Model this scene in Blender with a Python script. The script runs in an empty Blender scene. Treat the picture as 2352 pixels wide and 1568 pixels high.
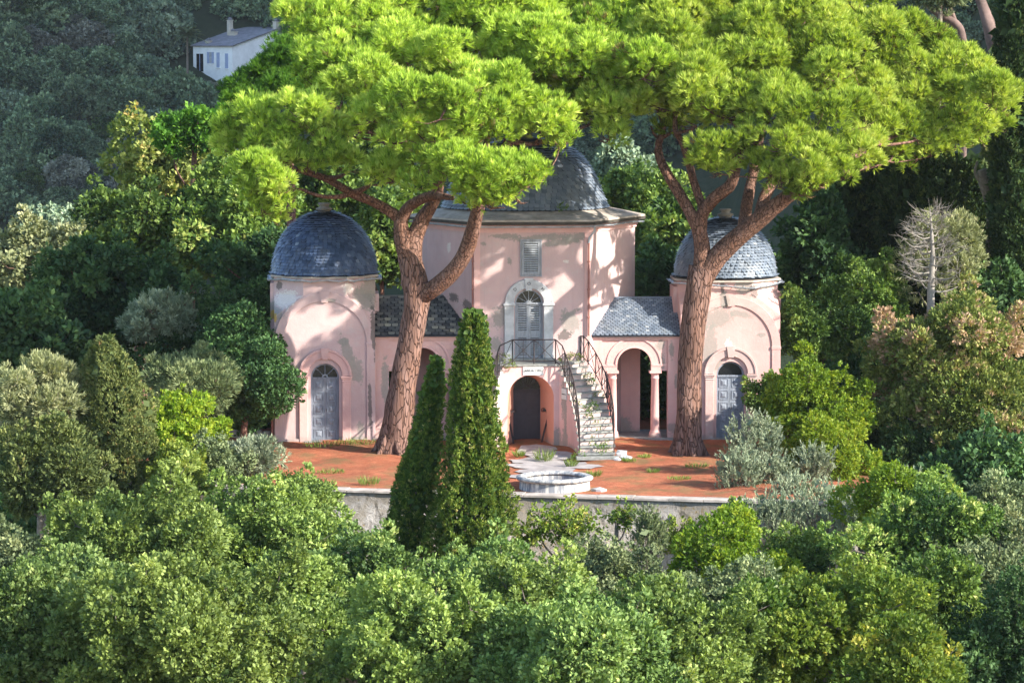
import bpy, math, random
import numpy as np
from mathutils import Vector, Matrix

# ------------------------------------------------------------------ camera, light
S = bpy.context.scene
COL = S.collection
PITCH = math.radians(5.3)
CAMY, CAMZ, FPX = -130.0, 15.95, 7836.0
cam = bpy.data.cameras.new("camera")
cam.lens = FPX / 2352 * 36; cam.sensor_width = 36
cam.clip_start = 1; cam.clip_end = 5000
cob = bpy.data.objects.new("camera", cam); COL.objects.link(cob)
cob.location = (0, CAMY, CAMZ); cob.rotation_euler = (math.pi/2 - PITCH, 0, 0)
S.camera = cob

SUN_AZ, SUN_EL = math.radians(-27), math.radians(27)     # direction to the sun, measured from +x
w = bpy.data.worlds.new("World"); S.world = w; w.use_nodes = True
nt = w.node_tree; nt.nodes.clear()
sky = nt.nodes.new('ShaderNodeTexSky'); sky.sky_type = 'NISHITA'; sky.sun_disc = False
sky.sun_elevation = SUN_EL; sky.sun_rotation = math.pi/2 - SUN_AZ
sky.dust_density = 0.6
bg = nt.nodes.new('ShaderNodeBackground'); bg.inputs['Strength'].default_value = 0.14
out = nt.nodes.new('ShaderNodeOutputWorld')
nt.links.new(sky.outputs[0], bg.inputs[0]); nt.links.new(bg.outputs[0], out.inputs[0])
sl = bpy.data.lights.new("sun", 'SUN'); sl.energy = 3.9; sl.angle = math.radians(0.55); sl.color = (1.0, 0.93, 0.80)
so = bpy.data.objects.new("sun", sl); COL.objects.link(so)
tosun = Vector((math.cos(SUN_AZ)*math.cos(SUN_EL), math.sin(SUN_AZ)*math.cos(SUN_EL), math.sin(SUN_EL)))
so.rotation_euler = tosun.to_track_quat('Z', 'Y').to_euler(); so.location = (60, -60, 80)
S.view_settings.view_transform = 'Standard'; S.view_settings.look = 'None'
S.view_settings.exposure = 1.78; S.view_settings.gamma = 1; S.view_settings.use_curve_mapping = False
S.cycles.max_bounces = 6; S.cycles.diffuse_bounces = 3; S.cycles.glossy_bounces = 2
S.cycles.transmission_bounces = 4; S.cycles.transparent_max_bounces = 4
S.cycles.caustics_reflective = False; S.cycles.caustics_refractive = False

R = random.Random(7)
NR = np.random.default_rng(11)

# ------------------------------------------------------------------ measuring helpers
def at(px, py, y):
    dx = (px-1176)/FPX; dy = -(py-784)/FPX
    d = Vector((dx, math.cos(PITCH)+dy*math.sin(PITCH), -math.sin(PITCH)+dy*math.cos(PITCH)))
    t = (y-CAMY)/d.y
    return Vector((d.x*t, y, CAMZ+d.z*t))
def mpp(y): return (y-CAMY)/FPX            # metres per picture unit at depth y
BROT = math.radians(3.0)
BX = at(1216, 1000, 0).x
def L(px, py, yl):                          # point in the mausoleum's own frame
    Y = yl
    for _ in range(4):
        p = at(px, py, Y); x = p.x-BX
        xl = (x + math.sin(BROT)*yl)/math.cos(BROT)
        Y = xl*math.sin(BROT)+yl*math.cos(BROT)
    p = at(px, py, Y)
    return Vector((((p.x-BX)+math.sin(BROT)*yl)/math.cos(BROT), yl, p.z))
def sm(a, b, x):
    t = min(1, max(0, (x-a)/(b-a))); return t*t*(3-2*t)

# ------------------------------------------------------------------ object helpers
def tag(o, label=None, cat=None, group=None, kind=None):
    if label: o['label'] = label
    if cat: o['category'] = cat
    if group: o['group'] = group
    if kind: o['kind'] = kind
    return o
def empty(name, loc=(0,0,0), rz=0, **k):
    o = bpy.data.objects.new(name, None); COL.objects.link(o)
    o.location = loc; o.rotation_euler = (0,0,rz); o.empty_display_size = .3
    return tag(o, **k)
class MB:
    def __init__(s): s.v = []; s.f = []; s.a = []; s.sm = []
    def add(s, vs, fs, a=0.5, smooth=False):
        n = len(s.v); s.v += [tuple(p) for p in vs]
        for f in fs: s.f.append(tuple(i+n for i in f)); s.a.append(a); s.sm.append(smooth)
    def box(s, x0, x1, y0, y1, z0, z1, M=None, a=.5):
        vs = [Vector((x,y,z)) for x in (x0,x1) for y in (y0,y1) for z in (z0,z1)]
        if M is not None: vs = [M @ p for p in vs]
        s.add(vs, [(0,1,3,2),(4,6,7,5),(0,4,5,1),(2,3,7,6),(0,2,6,4),(1,5,7,3)], a)
    def prism(s, pts, y0, y1, a=.5, M=None):           # outline in x,z pushed along y
        n = len(pts)
        vs = [Vector((p[0],y0,p[1])) for p in pts]+[Vector((p[0],y1,p[1])) for p in pts]
        if M is not None: vs = [M @ p for p in vs]
        s.add(vs, [tuple(range(n)), tuple(range(2*n-1,n-1,-1))]+[(i,(i+1)%n,(i+1)%n+n,i+n) for i in range(n)], a)
    def zprism(s, pts, z0, z1, a=.5):
        n = len(pts)
        vs = [(p[0],p[1],z0) for p in pts]+[(p[0],p[1],z1) for p in pts]
        s.add(vs, [tuple(range(n-1,-1,-1)), tuple(range(n,2*n))]+[(i,(i+1)%n,(i+1)%n+n,i+n) for i in range(n)], a)
    def tube(s, pts, rs, n=8, a=.5, cap=True, wob=0, seed=0):
        pts = [Vector(p) for p in pts]
        if not hasattr(rs, '__len__'): rs = [rs]*len(pts)
        vs = []; T0 = None
        rr = random.Random(seed)
        ph = [rr.uniform(0,6.28) for _ in range(4)]
        for i, p in enumerate(pts):
            t = (pts[min(i+1,len(pts)-1)]-pts[max(i-1,0)])
            if t.length < 1e-9: t = Vector((0,0,1))
            t.normalize()
            if T0 is None:
                u = t.orthogonal().normalized()
            else:
                u = (u - t*u.dot(t)); u = u.normalized() if u.length > 1e-6 else t.orthogonal().normalized()
            T0 = t; vv = t.cross(u)
            for k in range(n):
                an = 2*math.pi*k/n
                r = rs[i]*(1+wob*(math.sin(3*an+ph[0]+i*.35)+.7*math.sin(5*an+ph[1]-i*.5)+.5*math.sin(2*an+ph[2]+i*.8)))
                vs.append(p+u*math.cos(an)*r+vv*math.sin(an)*r)
        fs = []
        for i in range(len(pts)-1):
            for k in range(n):
                fs.append((i*n+k, i*n+(k+1)%n, (i+1)*n+(k+1)%n, (i+1)*n+k))
        s.add(vs, fs, a, True)
        if cap:
            m = len(pts)-1
            s.add(vs[:n], [tuple(range(n-1,-1,-1))], a); s.add(vs[m*n:], [tuple(range(n))], a)
    def lathe(s, prof, c, n=32, a=.5, smooth=True):
        vs = []; fs = []
        for r, z in prof:
            for k in range(n):
                an = 2*math.pi*k/n; vs.append((c[0]+r*math.cos(an), c[1]+r*math.sin(an), c[2]+z))
        for i in range(len(prof)-1):
            for k in range(n): fs.append((i*n+k, i*n+(k+1)%n, (i+1)*n+(k+1)%n, (i+1)*n+k))
        s.add(vs, fs, a, smooth)
    def build(s, name, mat, parent=None, bevel=0, **k):
        me = bpy.data.meshes.new(name); me.from_pydata(s.v, [], s.f); me.update()
        me.polygons.foreach_set('use_smooth', s.sm)
        at_ = me.attributes.new('var', 'FLOAT', 'FACE'); at_.data.foreach_set('value', s.a)
        me.materials.append(mat)
        o = bpy.data.objects.new(name, me); COL.objects.link(o)
        if parent is not None: o.parent = parent
        if bevel:
            b = o.modifiers.new('bevel', 'BEVEL'); b.width = bevel; b.segments = 1; b.limit_method = 'ANGLE'
            b.harden_normals = False
        return tag(o, **k)
def smooth_path(P, n=6):
    P = [Vector(p) for p in P]; out_ = []
    for i in range(len(P)-1):
        p0 = P[max(i-1,0)]; p1 = P[i]; p2 = P[i+1]; p3 = P[min(i+2,len(P)-1)]
        for k in range(n):
            t = k/n
            out_.append(.5*((2*p1)+(p2-p0)*t+(2*p0-5*p1+4*p2-p3)*t*t+(3*p1-p0-3*p2+p3)*t**3))
    out_.append(P[-1]); return out_
def lerp_list(r, n=6):
    o = []
    for i in range(len(r)-1):
        for k in range(n): o.append(r[i]+(r[i+1]-r[i])*k/n)
    o.append(r[-1]); return o

# ------------------------------------------------------------------ materials
def newmat(name, rough=.85, spec=.3):
    m = bpy.data.materials.new(name); m.use_nodes = True
    t = m.node_tree; p = t.nodes['Principled BSDF']
    p.inputs['Roughness'].default_value = rough
    p.inputs['Specular IOR Level'].default_value = spec
    return m, t, p
def nd(t, typ, **k):
    n = t.nodes.new(typ)
    for a, b in k.items(): setattr(n, a, b)
    return n
def math_(t, op, a, b=None, c=None, clamp=False):
    n = t.nodes.new('ShaderNodeMath'); n.operation = op; n.use_clamp = clamp
    for i, x in enumerate((a,b,c)):
        if x is None: continue
        if isinstance(x, (int,float)): n.inputs[i].default_value = x
        else: t.links.new(x, n.inputs[i])
    return n.outputs[0]
def mixc(t, f, a, b, mode='MIX'):
    n = t.nodes.new('ShaderNodeMix'); n.data_type = 'RGBA'; n.blend_type = mode
    for i, x in ((0,f),(6,a),(7,b)):
        if isinstance(x, (int,float)): n.inputs[i].default_value = x
        elif isinstance(x, tuple): n.inputs[i].default_value = (*x[:3],1)
        else: t.links.new(x, n.inputs[i])
    return n.outputs[2]
def ramp(t, f, stops):
    n = t.nodes.new('ShaderNodeValToRGB'); e = n.color_ramp.elements
    while len(e) < len(stops): e.new(.5)
    for i, (p, c) in enumerate(stops):
        e[i].position = p; e[i].color = (*c,1) if isinstance(c, tuple) else (c,c,c,1)
    t.links.new(f, n.inputs[0]); return n.outputs[0]
def coords(t, scale=(1,1,1), kind='Object'):
    tc = nd(t, 'ShaderNodeTexCoord'); mp = nd(t, 'ShaderNodeMapping')
    mp.inputs['Scale'].default_value = scale
    t.links.new(tc.outputs[kind], mp.inputs[0]); return mp.outputs[0]
def noise(t, co, scale, detail=4, rough=.6, dist=0):
    n = nd(t, 'ShaderNodeTexNoise'); n.inputs['Scale'].default_value = scale
    n.inputs['Detail'].default_value = detail; n.inputs['Roughness'].default_value = rough
    n.inputs['Distortion'].default_value = dist
    t.links.new(co, n.inputs['Vector']); return n.outputs[0]
def bump(t, p, h, strength=.3, dist=.02):
    b = nd(t, 'ShaderNodeBump'); b.inputs['Strength'].default_value = strength; b.inputs['Distance'].default_value = dist
    t.links.new(h, b.inputs['Height']); t.links.new(b.outputs[0], p.inputs['Normal'])

def plaster(name, base, spots=(), worn=.35, foot=True, seed=0):
    """old lime plaster; spots = (x, z, rx, rz, angle, kind) patches where the coat has fallen (0 grey, 1 dark, 2 white)"""
    m, t, p = newmat(name, .92, .15)
    co = coords(t); off = nd(t, 'ShaderNodeVectorMath', operation='ADD'); off.inputs[1].default_value = (seed*3.1, seed*1.7, seed*2.3)
    t.links.new(co, off.inputs[0]); cn = off.outputs[0]
    sep = nd(t, 'ShaderNodeSeparateXYZ'); t.links.new(co, sep.inputs[0])
    n1 = noise(t, cn, .7, 5, .6); n2 = noise(t, cn, 3.2, 6, .7, .3); n3 = noise(t, cn, 14, 4, .6)
    st = noise(t, coords(t, (5,5,.35)), 1.0, 5, .65)
    b = base
    c = mixc(t, ramp(t, n1, [(.3,0.),(.7,1.)]), tuple(x*.90 for x in b), tuple(min(1,x*1.1) for x in b))
    c = mixc(t, math_(t,'MULTIPLY', ramp(t, n2, [(.52,0.),(.64,1.)]), worn), c, (b[0]*.95,b[1]*1.2,b[2]*1.22))
    c = mixc(t, math_(t,'MULTIPLY', ramp(t, st, [(.54,0.),(.74,1.)]), .28), c, (b[0]*.55,b[1]*.62,b[2]*.66))
    c = mixc(t, ramp(t, n2, [(.700,0.),(.715,1.)]), c, (.33,.30,.28))
    nd2 = math_(t, 'ADD', math_(t,'MULTIPLY', math_(t,'SUBTRACT', n2, .5), 1.9), math_(t,'MULTIPLY', math_(t,'SUBTRACT', n3, .5), 1.5))
    cols = [(.25,.235,.215),(.10,.09,.085),(.62,.56,.52),(.42,.27,.05)]
    for (x, z, rx, rz, an, kd) in spots:
        dx = math_(t,'SUBTRACT', sep.outputs[0], x); dz = math_(t,'SUBTRACT', sep.outputs[2], z)
        ca, sa = math.cos(an), math.sin(an)
        u = math_(t,'DIVIDE', math_(t,'ADD', math_(t,'MULTIPLY', dx, ca), math_(t,'MULTIPLY', dz, sa)), rx)
        v = math_(t,'DIVIDE', math_(t,'SUBTRACT', math_(t,'MULTIPLY', dz, ca), math_(t,'MULTIPLY', dx, sa)), rz)
        r = math_(t,'SQRT', math_(t,'ADD', math_(t,'MULTIPLY',u,u), math_(t,'MULTIPLY',v,v)))
        k = math_(t,'MULTIPLY', math_(t,'SUBTRACT', math_(t,'ADD', 1.0, nd2), r), 4.0, clamp=True)
        cc = cols[kd]
        pc = mixc(t, n3, tuple(q*.75 for q in cc), tuple(q*1.3 for q in cc))
        c = mixc(t, math_(t,'MULTIPLY', k, .8), c, pc)
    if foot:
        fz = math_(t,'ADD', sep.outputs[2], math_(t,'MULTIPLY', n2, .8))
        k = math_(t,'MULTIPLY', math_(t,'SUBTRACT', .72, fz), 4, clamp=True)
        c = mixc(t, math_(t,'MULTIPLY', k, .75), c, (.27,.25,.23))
    t.links.new(c, p.inputs['Base Color'])
    bump(t, p, math_(t,'ADD', n2, math_(t,'MULTIPLY', n3, .5)), .35, .03)
    return m

def simple(name, base, rough=.8, var=.25, scale=3, spec=.3, metal=0, dark=None, streak=False, bumpd=.01):
    m, t, p = newmat(name, rough, spec); p.inputs['Metallic'].default_value = metal
    co = coords(t, (4,4,.5) if streak else (1,1,1)); n = noise(t, co, scale, 5, .65)
    n2 = noise(t, coords(t), scale*5, 4, .6)
    lo = dark if dark else tuple(x*(1-var) for x in base)
    c = mixc(t, ramp(t, n, [(.3,0.),(.68,1.)]), lo, tuple(min(1,x*(1+var*.6)) for x in base))
    c = mixc(t, math_(t,'MULTIPLY', n2, .35), c, tuple(x*.6 for x in base))
    t.links.new(c, p.inputs['Base Color']); bump(t, p, n2, .3, bumpd)
    return m
def slate(name, stops, rough=.45):
    m, t, p = newmat(name, rough, .45)
    a = nd(t, 'ShaderNodeAttribute', attribute_name='var')
    c = ramp(t, a.outputs['Fac'], stops)
    n = noise(t, coords(t), 1.1, 5, .7); n2 = noise(t, coords(t), 22, 3, .6)
    c = mixc(t, math_(t,'MULTIPLY', ramp(t, n, [(.5,0.),(.75,1.)]), .55), c, (.16,.155,.12))
    c = mixc(t, math_(t,'MULTIPLY', n2, .4), c, tuple(x*.5 for x in stops[0][1]))
    t.links.new(c, p.inputs['Base Color']); bump(t, p, n2, .3, .01)
    return m
def foliage(name, stops, trans=.35, gloss=.06, tint=(1.25,1.25,.5)):
    m = bpy.data.materials.new(name); m.use_nodes = True; t = m.node_tree; t.nodes.clear()
    a = nd(t, 'ShaderNodeAttribute', attribute_name='var')
    c = ramp(t, a.outputs['Fac'], stops)
    oi = nd(t, 'ShaderNodeObjectInfo')
    hs = nd(t, 'ShaderNodeHueSaturation')
    t.links.new(math_(t,'ADD', .497, math_(t,'MULTIPLY', oi.outputs['Random'], .008)), hs.inputs['Hue'])
    t.links.new(math_(t,'ADD', .86, math_(t,'MULTIPLY', oi.outputs['Random'], .28)), hs.inputs['Value'])
    t.links.new(c, hs.inputs['Color']); c = hs.outputs[0]
    d = nd(t, 'ShaderNodeBsdfDiffuse'); t.links.new(c, d.inputs[0])
    tr = nd(t, 'ShaderNodeBsdfTranslucent'); t.links.new(mixc(t, 1.0, c, tint, 'MULTIPLY'), tr.inputs[0])
    mx = nd(t, 'ShaderNodeMixShader'); mx.inputs[0].default_value = trans
    t.links.new(d.outputs[0], mx.inputs[1]); t.links.new(tr.outputs[0], mx.inputs[2])
    g = nd(t, 'ShaderNodeBsdfGlossy'); g.inputs['Roughness'].default_value = .6; g.inputs[0].default_value = (.6,.65,.5,1)
    m2 = nd(t, 'ShaderNodeMixShader'); m2.inputs[0].default_value = gloss
    t.links.new(mx.outputs[0], m2.inputs[1]); t.links.new(g.outputs[0], m2.inputs[2])
    o = nd(t, 'ShaderNodeOutputMaterial'); t.links.new(m2.outputs[0], o.inputs[0])
    return m
def bark(name, plate, crack, sc=5.0, zs=.28, width=.10, bd=.05):
    m, t, p = newmat(name, .9, .1)
    co = coords(t, (1,1,zs)); n = noise(t, co, 3.5, 4, .6)
    ad = nd(t, 'ShaderNodeVectorMath', operation='MULTIPLY_ADD'); 
    nn = nd(t, 'ShaderNodeTexNoise'); nn.inputs['Scale'].default_value = 4; t.links.new(co, nn.inputs['Vector'])
    t.links.new(nn.outputs['Color'], ad.inputs[0]); ad.inputs[1].default_value = (.25,.25,.25); t.links.new(co, ad.inputs[2])
    v = nd(t, 'ShaderNodeTexVoronoi', feature='DISTANCE_TO_EDGE'); v.inputs['Scale'].default_value = sc
    t.links.new(ad.outputs[0], v.inputs['Vector'])
    v2 = nd(t, 'ShaderNodeTexVoronoi', feature='F1'); v2.inputs['Scale'].default_value = sc
    t.links.new(ad.outputs[0], v2.inputs['Vector'])
    e = ramp(t, v.outputs['Distance'], [(0.,0.),(width,1.)])
    n2 = noise(t, coords(t), 20, 4, .7)
    pl = mixc(t, ramp(t, n, [(.35,0.),(.65,1.)]), plate, (plate[0]*1.15,plate[1]*1.35,plate[2]*1.6))
    sx = nd(t,'ShaderNodeSeparateColor'); t.links.new(v2.outputs['Color'], sx.inputs[0])
    pl = mixc(t, math_(t,'MULTIPLY', sx.outputs[0], .55), pl, tuple(x*.45 for x in plate))
    c = mixc(t, e, crack, pl)
    c = mixc(t, math_(t,'MULTIPLY', n2, .35), c, tuple(x*.5 for x in plate))
    t.links.new(c, p.inputs['Base Color'])
    bump(t, p, math_(t,'ADD', e, math_(t,'MULTIPLY', n2, .25)), 1.0, bd)
    return m

PINK = (.50,.355,.35)
M = {}
def s(px, py, rx, rz, an=0, kd=0, yl=0):
    q = L(px, py, yl); return (q.x, q.z, rx/60, rz/60, an, kd)
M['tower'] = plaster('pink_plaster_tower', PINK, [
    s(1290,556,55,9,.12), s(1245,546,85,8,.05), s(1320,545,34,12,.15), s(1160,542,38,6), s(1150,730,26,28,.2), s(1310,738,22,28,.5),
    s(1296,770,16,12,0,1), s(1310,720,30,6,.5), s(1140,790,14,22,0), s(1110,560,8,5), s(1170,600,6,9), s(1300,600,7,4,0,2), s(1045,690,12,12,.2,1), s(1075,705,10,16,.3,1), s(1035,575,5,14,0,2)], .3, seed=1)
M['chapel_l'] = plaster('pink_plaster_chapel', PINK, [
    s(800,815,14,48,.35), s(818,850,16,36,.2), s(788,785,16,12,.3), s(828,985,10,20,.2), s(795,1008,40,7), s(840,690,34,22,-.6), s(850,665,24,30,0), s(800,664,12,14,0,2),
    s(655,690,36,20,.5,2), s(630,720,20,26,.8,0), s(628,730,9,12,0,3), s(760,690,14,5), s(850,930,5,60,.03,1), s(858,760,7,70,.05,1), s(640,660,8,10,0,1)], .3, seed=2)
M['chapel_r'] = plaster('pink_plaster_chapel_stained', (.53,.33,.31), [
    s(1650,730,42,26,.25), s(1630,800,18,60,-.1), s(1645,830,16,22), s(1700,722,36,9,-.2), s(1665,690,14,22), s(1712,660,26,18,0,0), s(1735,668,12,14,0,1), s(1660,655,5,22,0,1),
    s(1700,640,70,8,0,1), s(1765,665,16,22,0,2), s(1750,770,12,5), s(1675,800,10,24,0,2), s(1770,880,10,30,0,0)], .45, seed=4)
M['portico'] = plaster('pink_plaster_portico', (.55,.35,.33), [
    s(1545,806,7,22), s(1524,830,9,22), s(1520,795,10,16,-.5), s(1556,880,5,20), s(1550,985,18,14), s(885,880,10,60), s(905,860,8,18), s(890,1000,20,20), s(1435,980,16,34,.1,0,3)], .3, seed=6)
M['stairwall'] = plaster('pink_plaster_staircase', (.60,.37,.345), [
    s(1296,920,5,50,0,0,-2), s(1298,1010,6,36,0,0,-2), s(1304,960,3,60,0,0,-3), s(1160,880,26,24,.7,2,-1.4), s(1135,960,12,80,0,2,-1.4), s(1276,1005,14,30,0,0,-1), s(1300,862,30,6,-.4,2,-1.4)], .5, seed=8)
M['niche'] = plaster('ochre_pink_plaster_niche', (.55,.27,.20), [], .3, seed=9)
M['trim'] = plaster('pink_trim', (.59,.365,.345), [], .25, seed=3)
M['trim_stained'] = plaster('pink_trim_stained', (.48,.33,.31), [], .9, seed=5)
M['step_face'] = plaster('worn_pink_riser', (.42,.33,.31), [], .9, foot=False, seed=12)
M['marble'] = simple('grey_marble', (.46,.47,.49), .5, .25, 2.5, .4, dark=(.30,.31,.33))
M['marble_bright'] = simple('pale_marble', (.62,.62,.60), .55, .18, 4, .4)
M['step'] = simple('grey_stone_tread', (.25,.255,.245), .8, .4, 6)
M['cap'] = simple('cement_roof_slab', (.44,.38,.34), .9, .4, 1.6, .2, dark=(.20,.18,.16))
M['edge'] = simple('dark_slab_edge', (.07,.062,.055), .95, .4, 3, .1)
M['zinc'] = simple('zinc_gutter', (.42,.46,.52), .4, .35, 3, .5, .35)
M['rustpipe'] = simple('painted_downpipe', (.30,.13,.11), .7, .3, 6)
M['iron'] = simple('wrought_iron', (.03,.028,.034), .75, .5, 9, .25, 0, dark=(.05,.028,.02))
M['shutter'] = simple('weathered_grey_shutter', (.30,.32,.36), .75, .3, 5, .3, streak=True, dark=(.17,.18,.20))
M['door'] = simple('weathered_grey_door', (.235,.265,.32), .7, .3, 4, .3, streak=True, dark=(.14,.155,.19))
M['darkdoor'] = simple('dark_iron_door', (.035,.025,.035), .5, .4, 5, .4)
M['glass_and_shade'] = simple('dark_glass_and_shade', (.008,.009,.012), .25, .3, 5, .5)  # near-black for glass, and for painted shade behind the louvre slats
M['letters'] = simple('dark_letter_paint', (.03,.03,.035), .7, .2, 5)
M['finial'] = simple('mossy_stone_finial', (.17,.15,.13), .9, .4, 6, dark=(.12,.11,.09))
M['slate_blue'] = slate('blue_slate_scales', [(0.,(.03,.05,.10)),(.5,(.065,.10,.19)),(.8,(.12,.165,.27)),(1.,(.24,.29,.37))])
M['slate_grey'] = slate('grey_slate_scales', [(0.,(.10,.13,.18)),(.5,(.17,.205,.265)),(.8,(.23,.265,.32)),(1.,(.33,.355,.39))])
M['gap'] = simple('dark_slate_joint',(.03,.034,.045),.9,.3,4)
M['slate_patchy'] = slate('patchy_slate_scales', [(0.,(.04,.042,.05)),(.4,(.09,.095,.105)),(.7,(.17,.165,.155)),(1.,(.34,.32,.26))], .7)
M['bark_pine'] = bark('pine_bark', (.21,.115,.085), (.05,.03,.026), 8.5, .22, .10, .05)
M['bark_limb'] = bark('pine_limb_bark', (.22,.115,.08), (.035,.022,.02), 9, .5, .10, .03)
M['bark_grey'] = simple('grey_bark', (.20,.17,.14), .9, .45, 8, .1, bumpd=.04)
M['bark_dead'] = simple('bleached_deadwood', (.27,.245,.22), .85, .3, 8, .15)
M['bark_euc'] = simple('eucalyptus_bark', (.15,.105,.095), .8, .5, 2.2, .15, dark=(.07,.05,.045))
def wallmat():
    m, t, p = newmat('old_rendered_wall', .95, .1)
    co = coords(t); n1 = noise(t, co, .8, 6, .72, .6); n2 = noise(t, co, 4.5, 7, .78, .8); n3 = noise(t, coords(t,(2,2,.9)), 1.3, 6, .75, .5)
    sep = nd(t,'ShaderNodeSeparateXYZ'); t.links.new(co, sep.inputs[0])
    c = mixc(t, ramp(t, n2, [(.38,0.),(.58,1.)]), (.24,.21,.185), (.60,.55,.51))
    c = mixc(t, math_(t,'MULTIPLY', ramp(t, n1, [(.46,0.),(.58,1.)]), .8), c, (.34,.29,.23))
    c = mixc(t, math_(t,'MULTIPLY', ramp(t, n3, [(.54,0.),(.63,1.)]), .8), c, (.09,.08,.065))
    lich = math_(t,'MULTIPLY', ramp(t, noise(t, co, 2.6, 5, .7), [(.60,0.),(.66,1.)]), .8)
    c = mixc(t, lich, c, (.36,.24,.07))
    topd = math_(t,'MULTIPLY', math_(t,'SUBTRACT', math_(t,'ADD', math_(t,'ADD', sep.outputs[2], .45), math_(t,'MULTIPLY', n2, 1.6)), .6), 2.0, clamp=True)
    c = mixc(t, math_(t,'MULTIPLY', topd, .6), c, (.10,.09,.075))
    t.links.new(c, p.inputs['Base Color']); bump(t, p, n2, 1.0, .06)
    return m
M['wall'] = wallmat()
def basinmat():
    m, t, p = newmat('weathered_white_stone', .85, .25)
    co = coords(t); n2 = noise(t, co, 4, 6, .7); n3 = noise(t, coords(t,(7,7,.6)), 1, 5, .7)
    sep = nd(t,'ShaderNodeSeparateXYZ'); t.links.new(co, sep.inputs[0])
    c = mixc(t, ramp(t, n2, [(.35,0.),(.65,1.)]), (.36,.345,.32), (.58,.56,.52))
    c = mixc(t, math_(t,'MULTIPLY', ramp(t, n3, [(.42,0.),(.56,1.)]), .85), c, (.12,.135,.17))
    t.links.new(c, p.inputs['Base Color']); bump(t, p, n2, .4, .02)
    return m
M['basin'] = basinmat()
def terracemat():
    m, t, p = newmat('pine_needle_litter', .95, .1)
    co = coords(t); n1 = noise(t, co, .45, 5, .6, .4); n2 = noise(t, co, 2.4, 6, .7); n3 = noise(t, coords(t,(1,3.,1)), 16, 4, .75, .8)
    g = noise(t, coords(t,(1,.8,1)), .8, 5, .65)
    c = mixc(t, ramp(t, n2, [(.32,0.),(.68,1.)]), (.26,.07,.035), (.50,.165,.085))
    c = mixc(t, math_(t,'MULTIPLY', ramp(t, n3, [(.5,0.),(.65,1.)]), .6), c, (.56,.28,.18))
    c = mixc(t, math_(t,'MULTIPLY', ramp(t, n3, [(.33,1.),(.45,0.)]), .6), c, (.10,.04,.028))
    c = mixc(t, math_(t,'MULTIPLY', ramp(t, n1, [(.45,0.),(.62,1.)]), .40), c, (.19,.07,.042))
    c = mixc(t, math_(t,'MULTIPLY', ramp(t, g, [(.48,0.),(.62,1.)]), .55), c, (.14,.14,.065))
    t.links.new(c, p.inputs['Base Color']); bump(t, p, math_(t,'ADD', n3, n2), .8, .05)
    return m
M['terrace'] = terracemat()
M['path'] = simple('worn_grey_paving', (.36,.33,.33), .85, .35, 2.5, .2, dark=(.24,.21,.21))
def hillmat():
    m, t, p = newmat('hillside_earth', .95, .1)
    co = coords(t); n = noise(t, co, .06, 6, .7); n2 = noise(t, co, .8, 5, .7)
    c = mixc(t, ramp(t, n, [(.4,0.),(.6,1.)]), (.022,.034,.016), (.045,.05,.028))
    c = mixc(t, ramp(t, n2, [(.4,0.),(.7,1.)]), c, (.02,.03,.013))
    t.links.new(c, p.inputs['Base Color']); bump(t, p, n2, .8, .2)
    return m
M['hill'] = hillmat()

F = {}
F['pine'] = foliage('pine_needles', [(0.,(.20,.16,.06)),(.10,(.05,.10,.012)),(.33,(.20,.32,.035)),(.66,(.41,.54,.085)),(1.,(.60,.68,.18))], .42, .02, (1.25,1.2,.45))
F['pine_dark'] = foliage('shaded_pine_needles', [(0.,(.035,.09,.015)),(.5,(.075,.18,.02)),(1.,(.14,.27,.03))], .38, .02)  # darker pine palette, the rear pine's shade put into the colour
F['cypress'] = foliage('cypress_sprays', [(0.,(.035,.075,.015)),(.45,(.10,.165,.025)),(.75,(.21,.27,.045)),(.9,(.32,.33,.09)),(1.,(.42,.34,.15))], .25, .02)
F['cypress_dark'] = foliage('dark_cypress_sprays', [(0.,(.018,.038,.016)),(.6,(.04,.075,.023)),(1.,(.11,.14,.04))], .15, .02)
F['cypress_grey'] = foliage('dusty_cypress_sprays', [(0.,(.07,.10,.035)),(.5,(.15,.185,.06)),(.9,(.25,.26,.09)),(1.,(.27,.18,.08))], .2, .02)
F['ash'] = foliage('ash_leaves', [(0.,(.05,.095,.022)),(.45,(.18,.25,.058)),(.9,(.28,.365,.095)),(1.,(.32,.38,.10))], .30, .04)
F['ash_deep'] = foliage('ash_leaves_deep', [(0.,(.035,.075,.022)),(.45,(.13,.205,.052)),(.9,(.27,.35,.11)),(1.,(.34,.38,.12))], .28, .04)
F['ash_yellow'] = foliage('yellowing_leaves', [(0.,(.06,.12,.02)),(.5,(.15,.21,.03)),(.85,(.25,.29,.045)),(1.,(.40,.36,.06))], .35, .03)
F['lime'] = foliage('lime_leaves', [(0.,(.07,.14,.012)),(.5,(.17,.26,.02)),(1.,(.34,.38,.035))], .4, .03)
F['oak'] = foliage('oak_leaves', [(0.,(.022,.06,.016)),(.45,(.11,.19,.035)),(.85,(.23,.32,.07)),(1.,(.36,.39,.12))], .3, .04)
F['oak_shade'] = foliage('shaded_oak_leaves', [(0.,(.015,.042,.018)),(.6,(.065,.135,.045)),(1.,(.15,.245,.075))], .25, .03)  # darker copy of the oak palette, shade put into the leaf colour
F['chestnut'] = foliage('pale_turning_leaves', [(0.,(.08,.13,.025)),(.5,(.22,.26,.06)),(.85,(.38,.37,.12)),(1.,(.48,.32,.12))], .35, .04)
F['olive'] = foliage('olive_leaves', [(0.,(.11,.15,.095)),(.5,(.22,.265,.17)),(1.,(.38,.42,.29))], .18, .04, (1.1,1.15,.8))
F['olive_green'] = foliage('grey_green_leaves', [(0.,(.07,.10,.045)),(.5,(.15,.19,.085)),(1.,(.27,.30,.14))], .2, .04, (1.1,1.15,.8))
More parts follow.
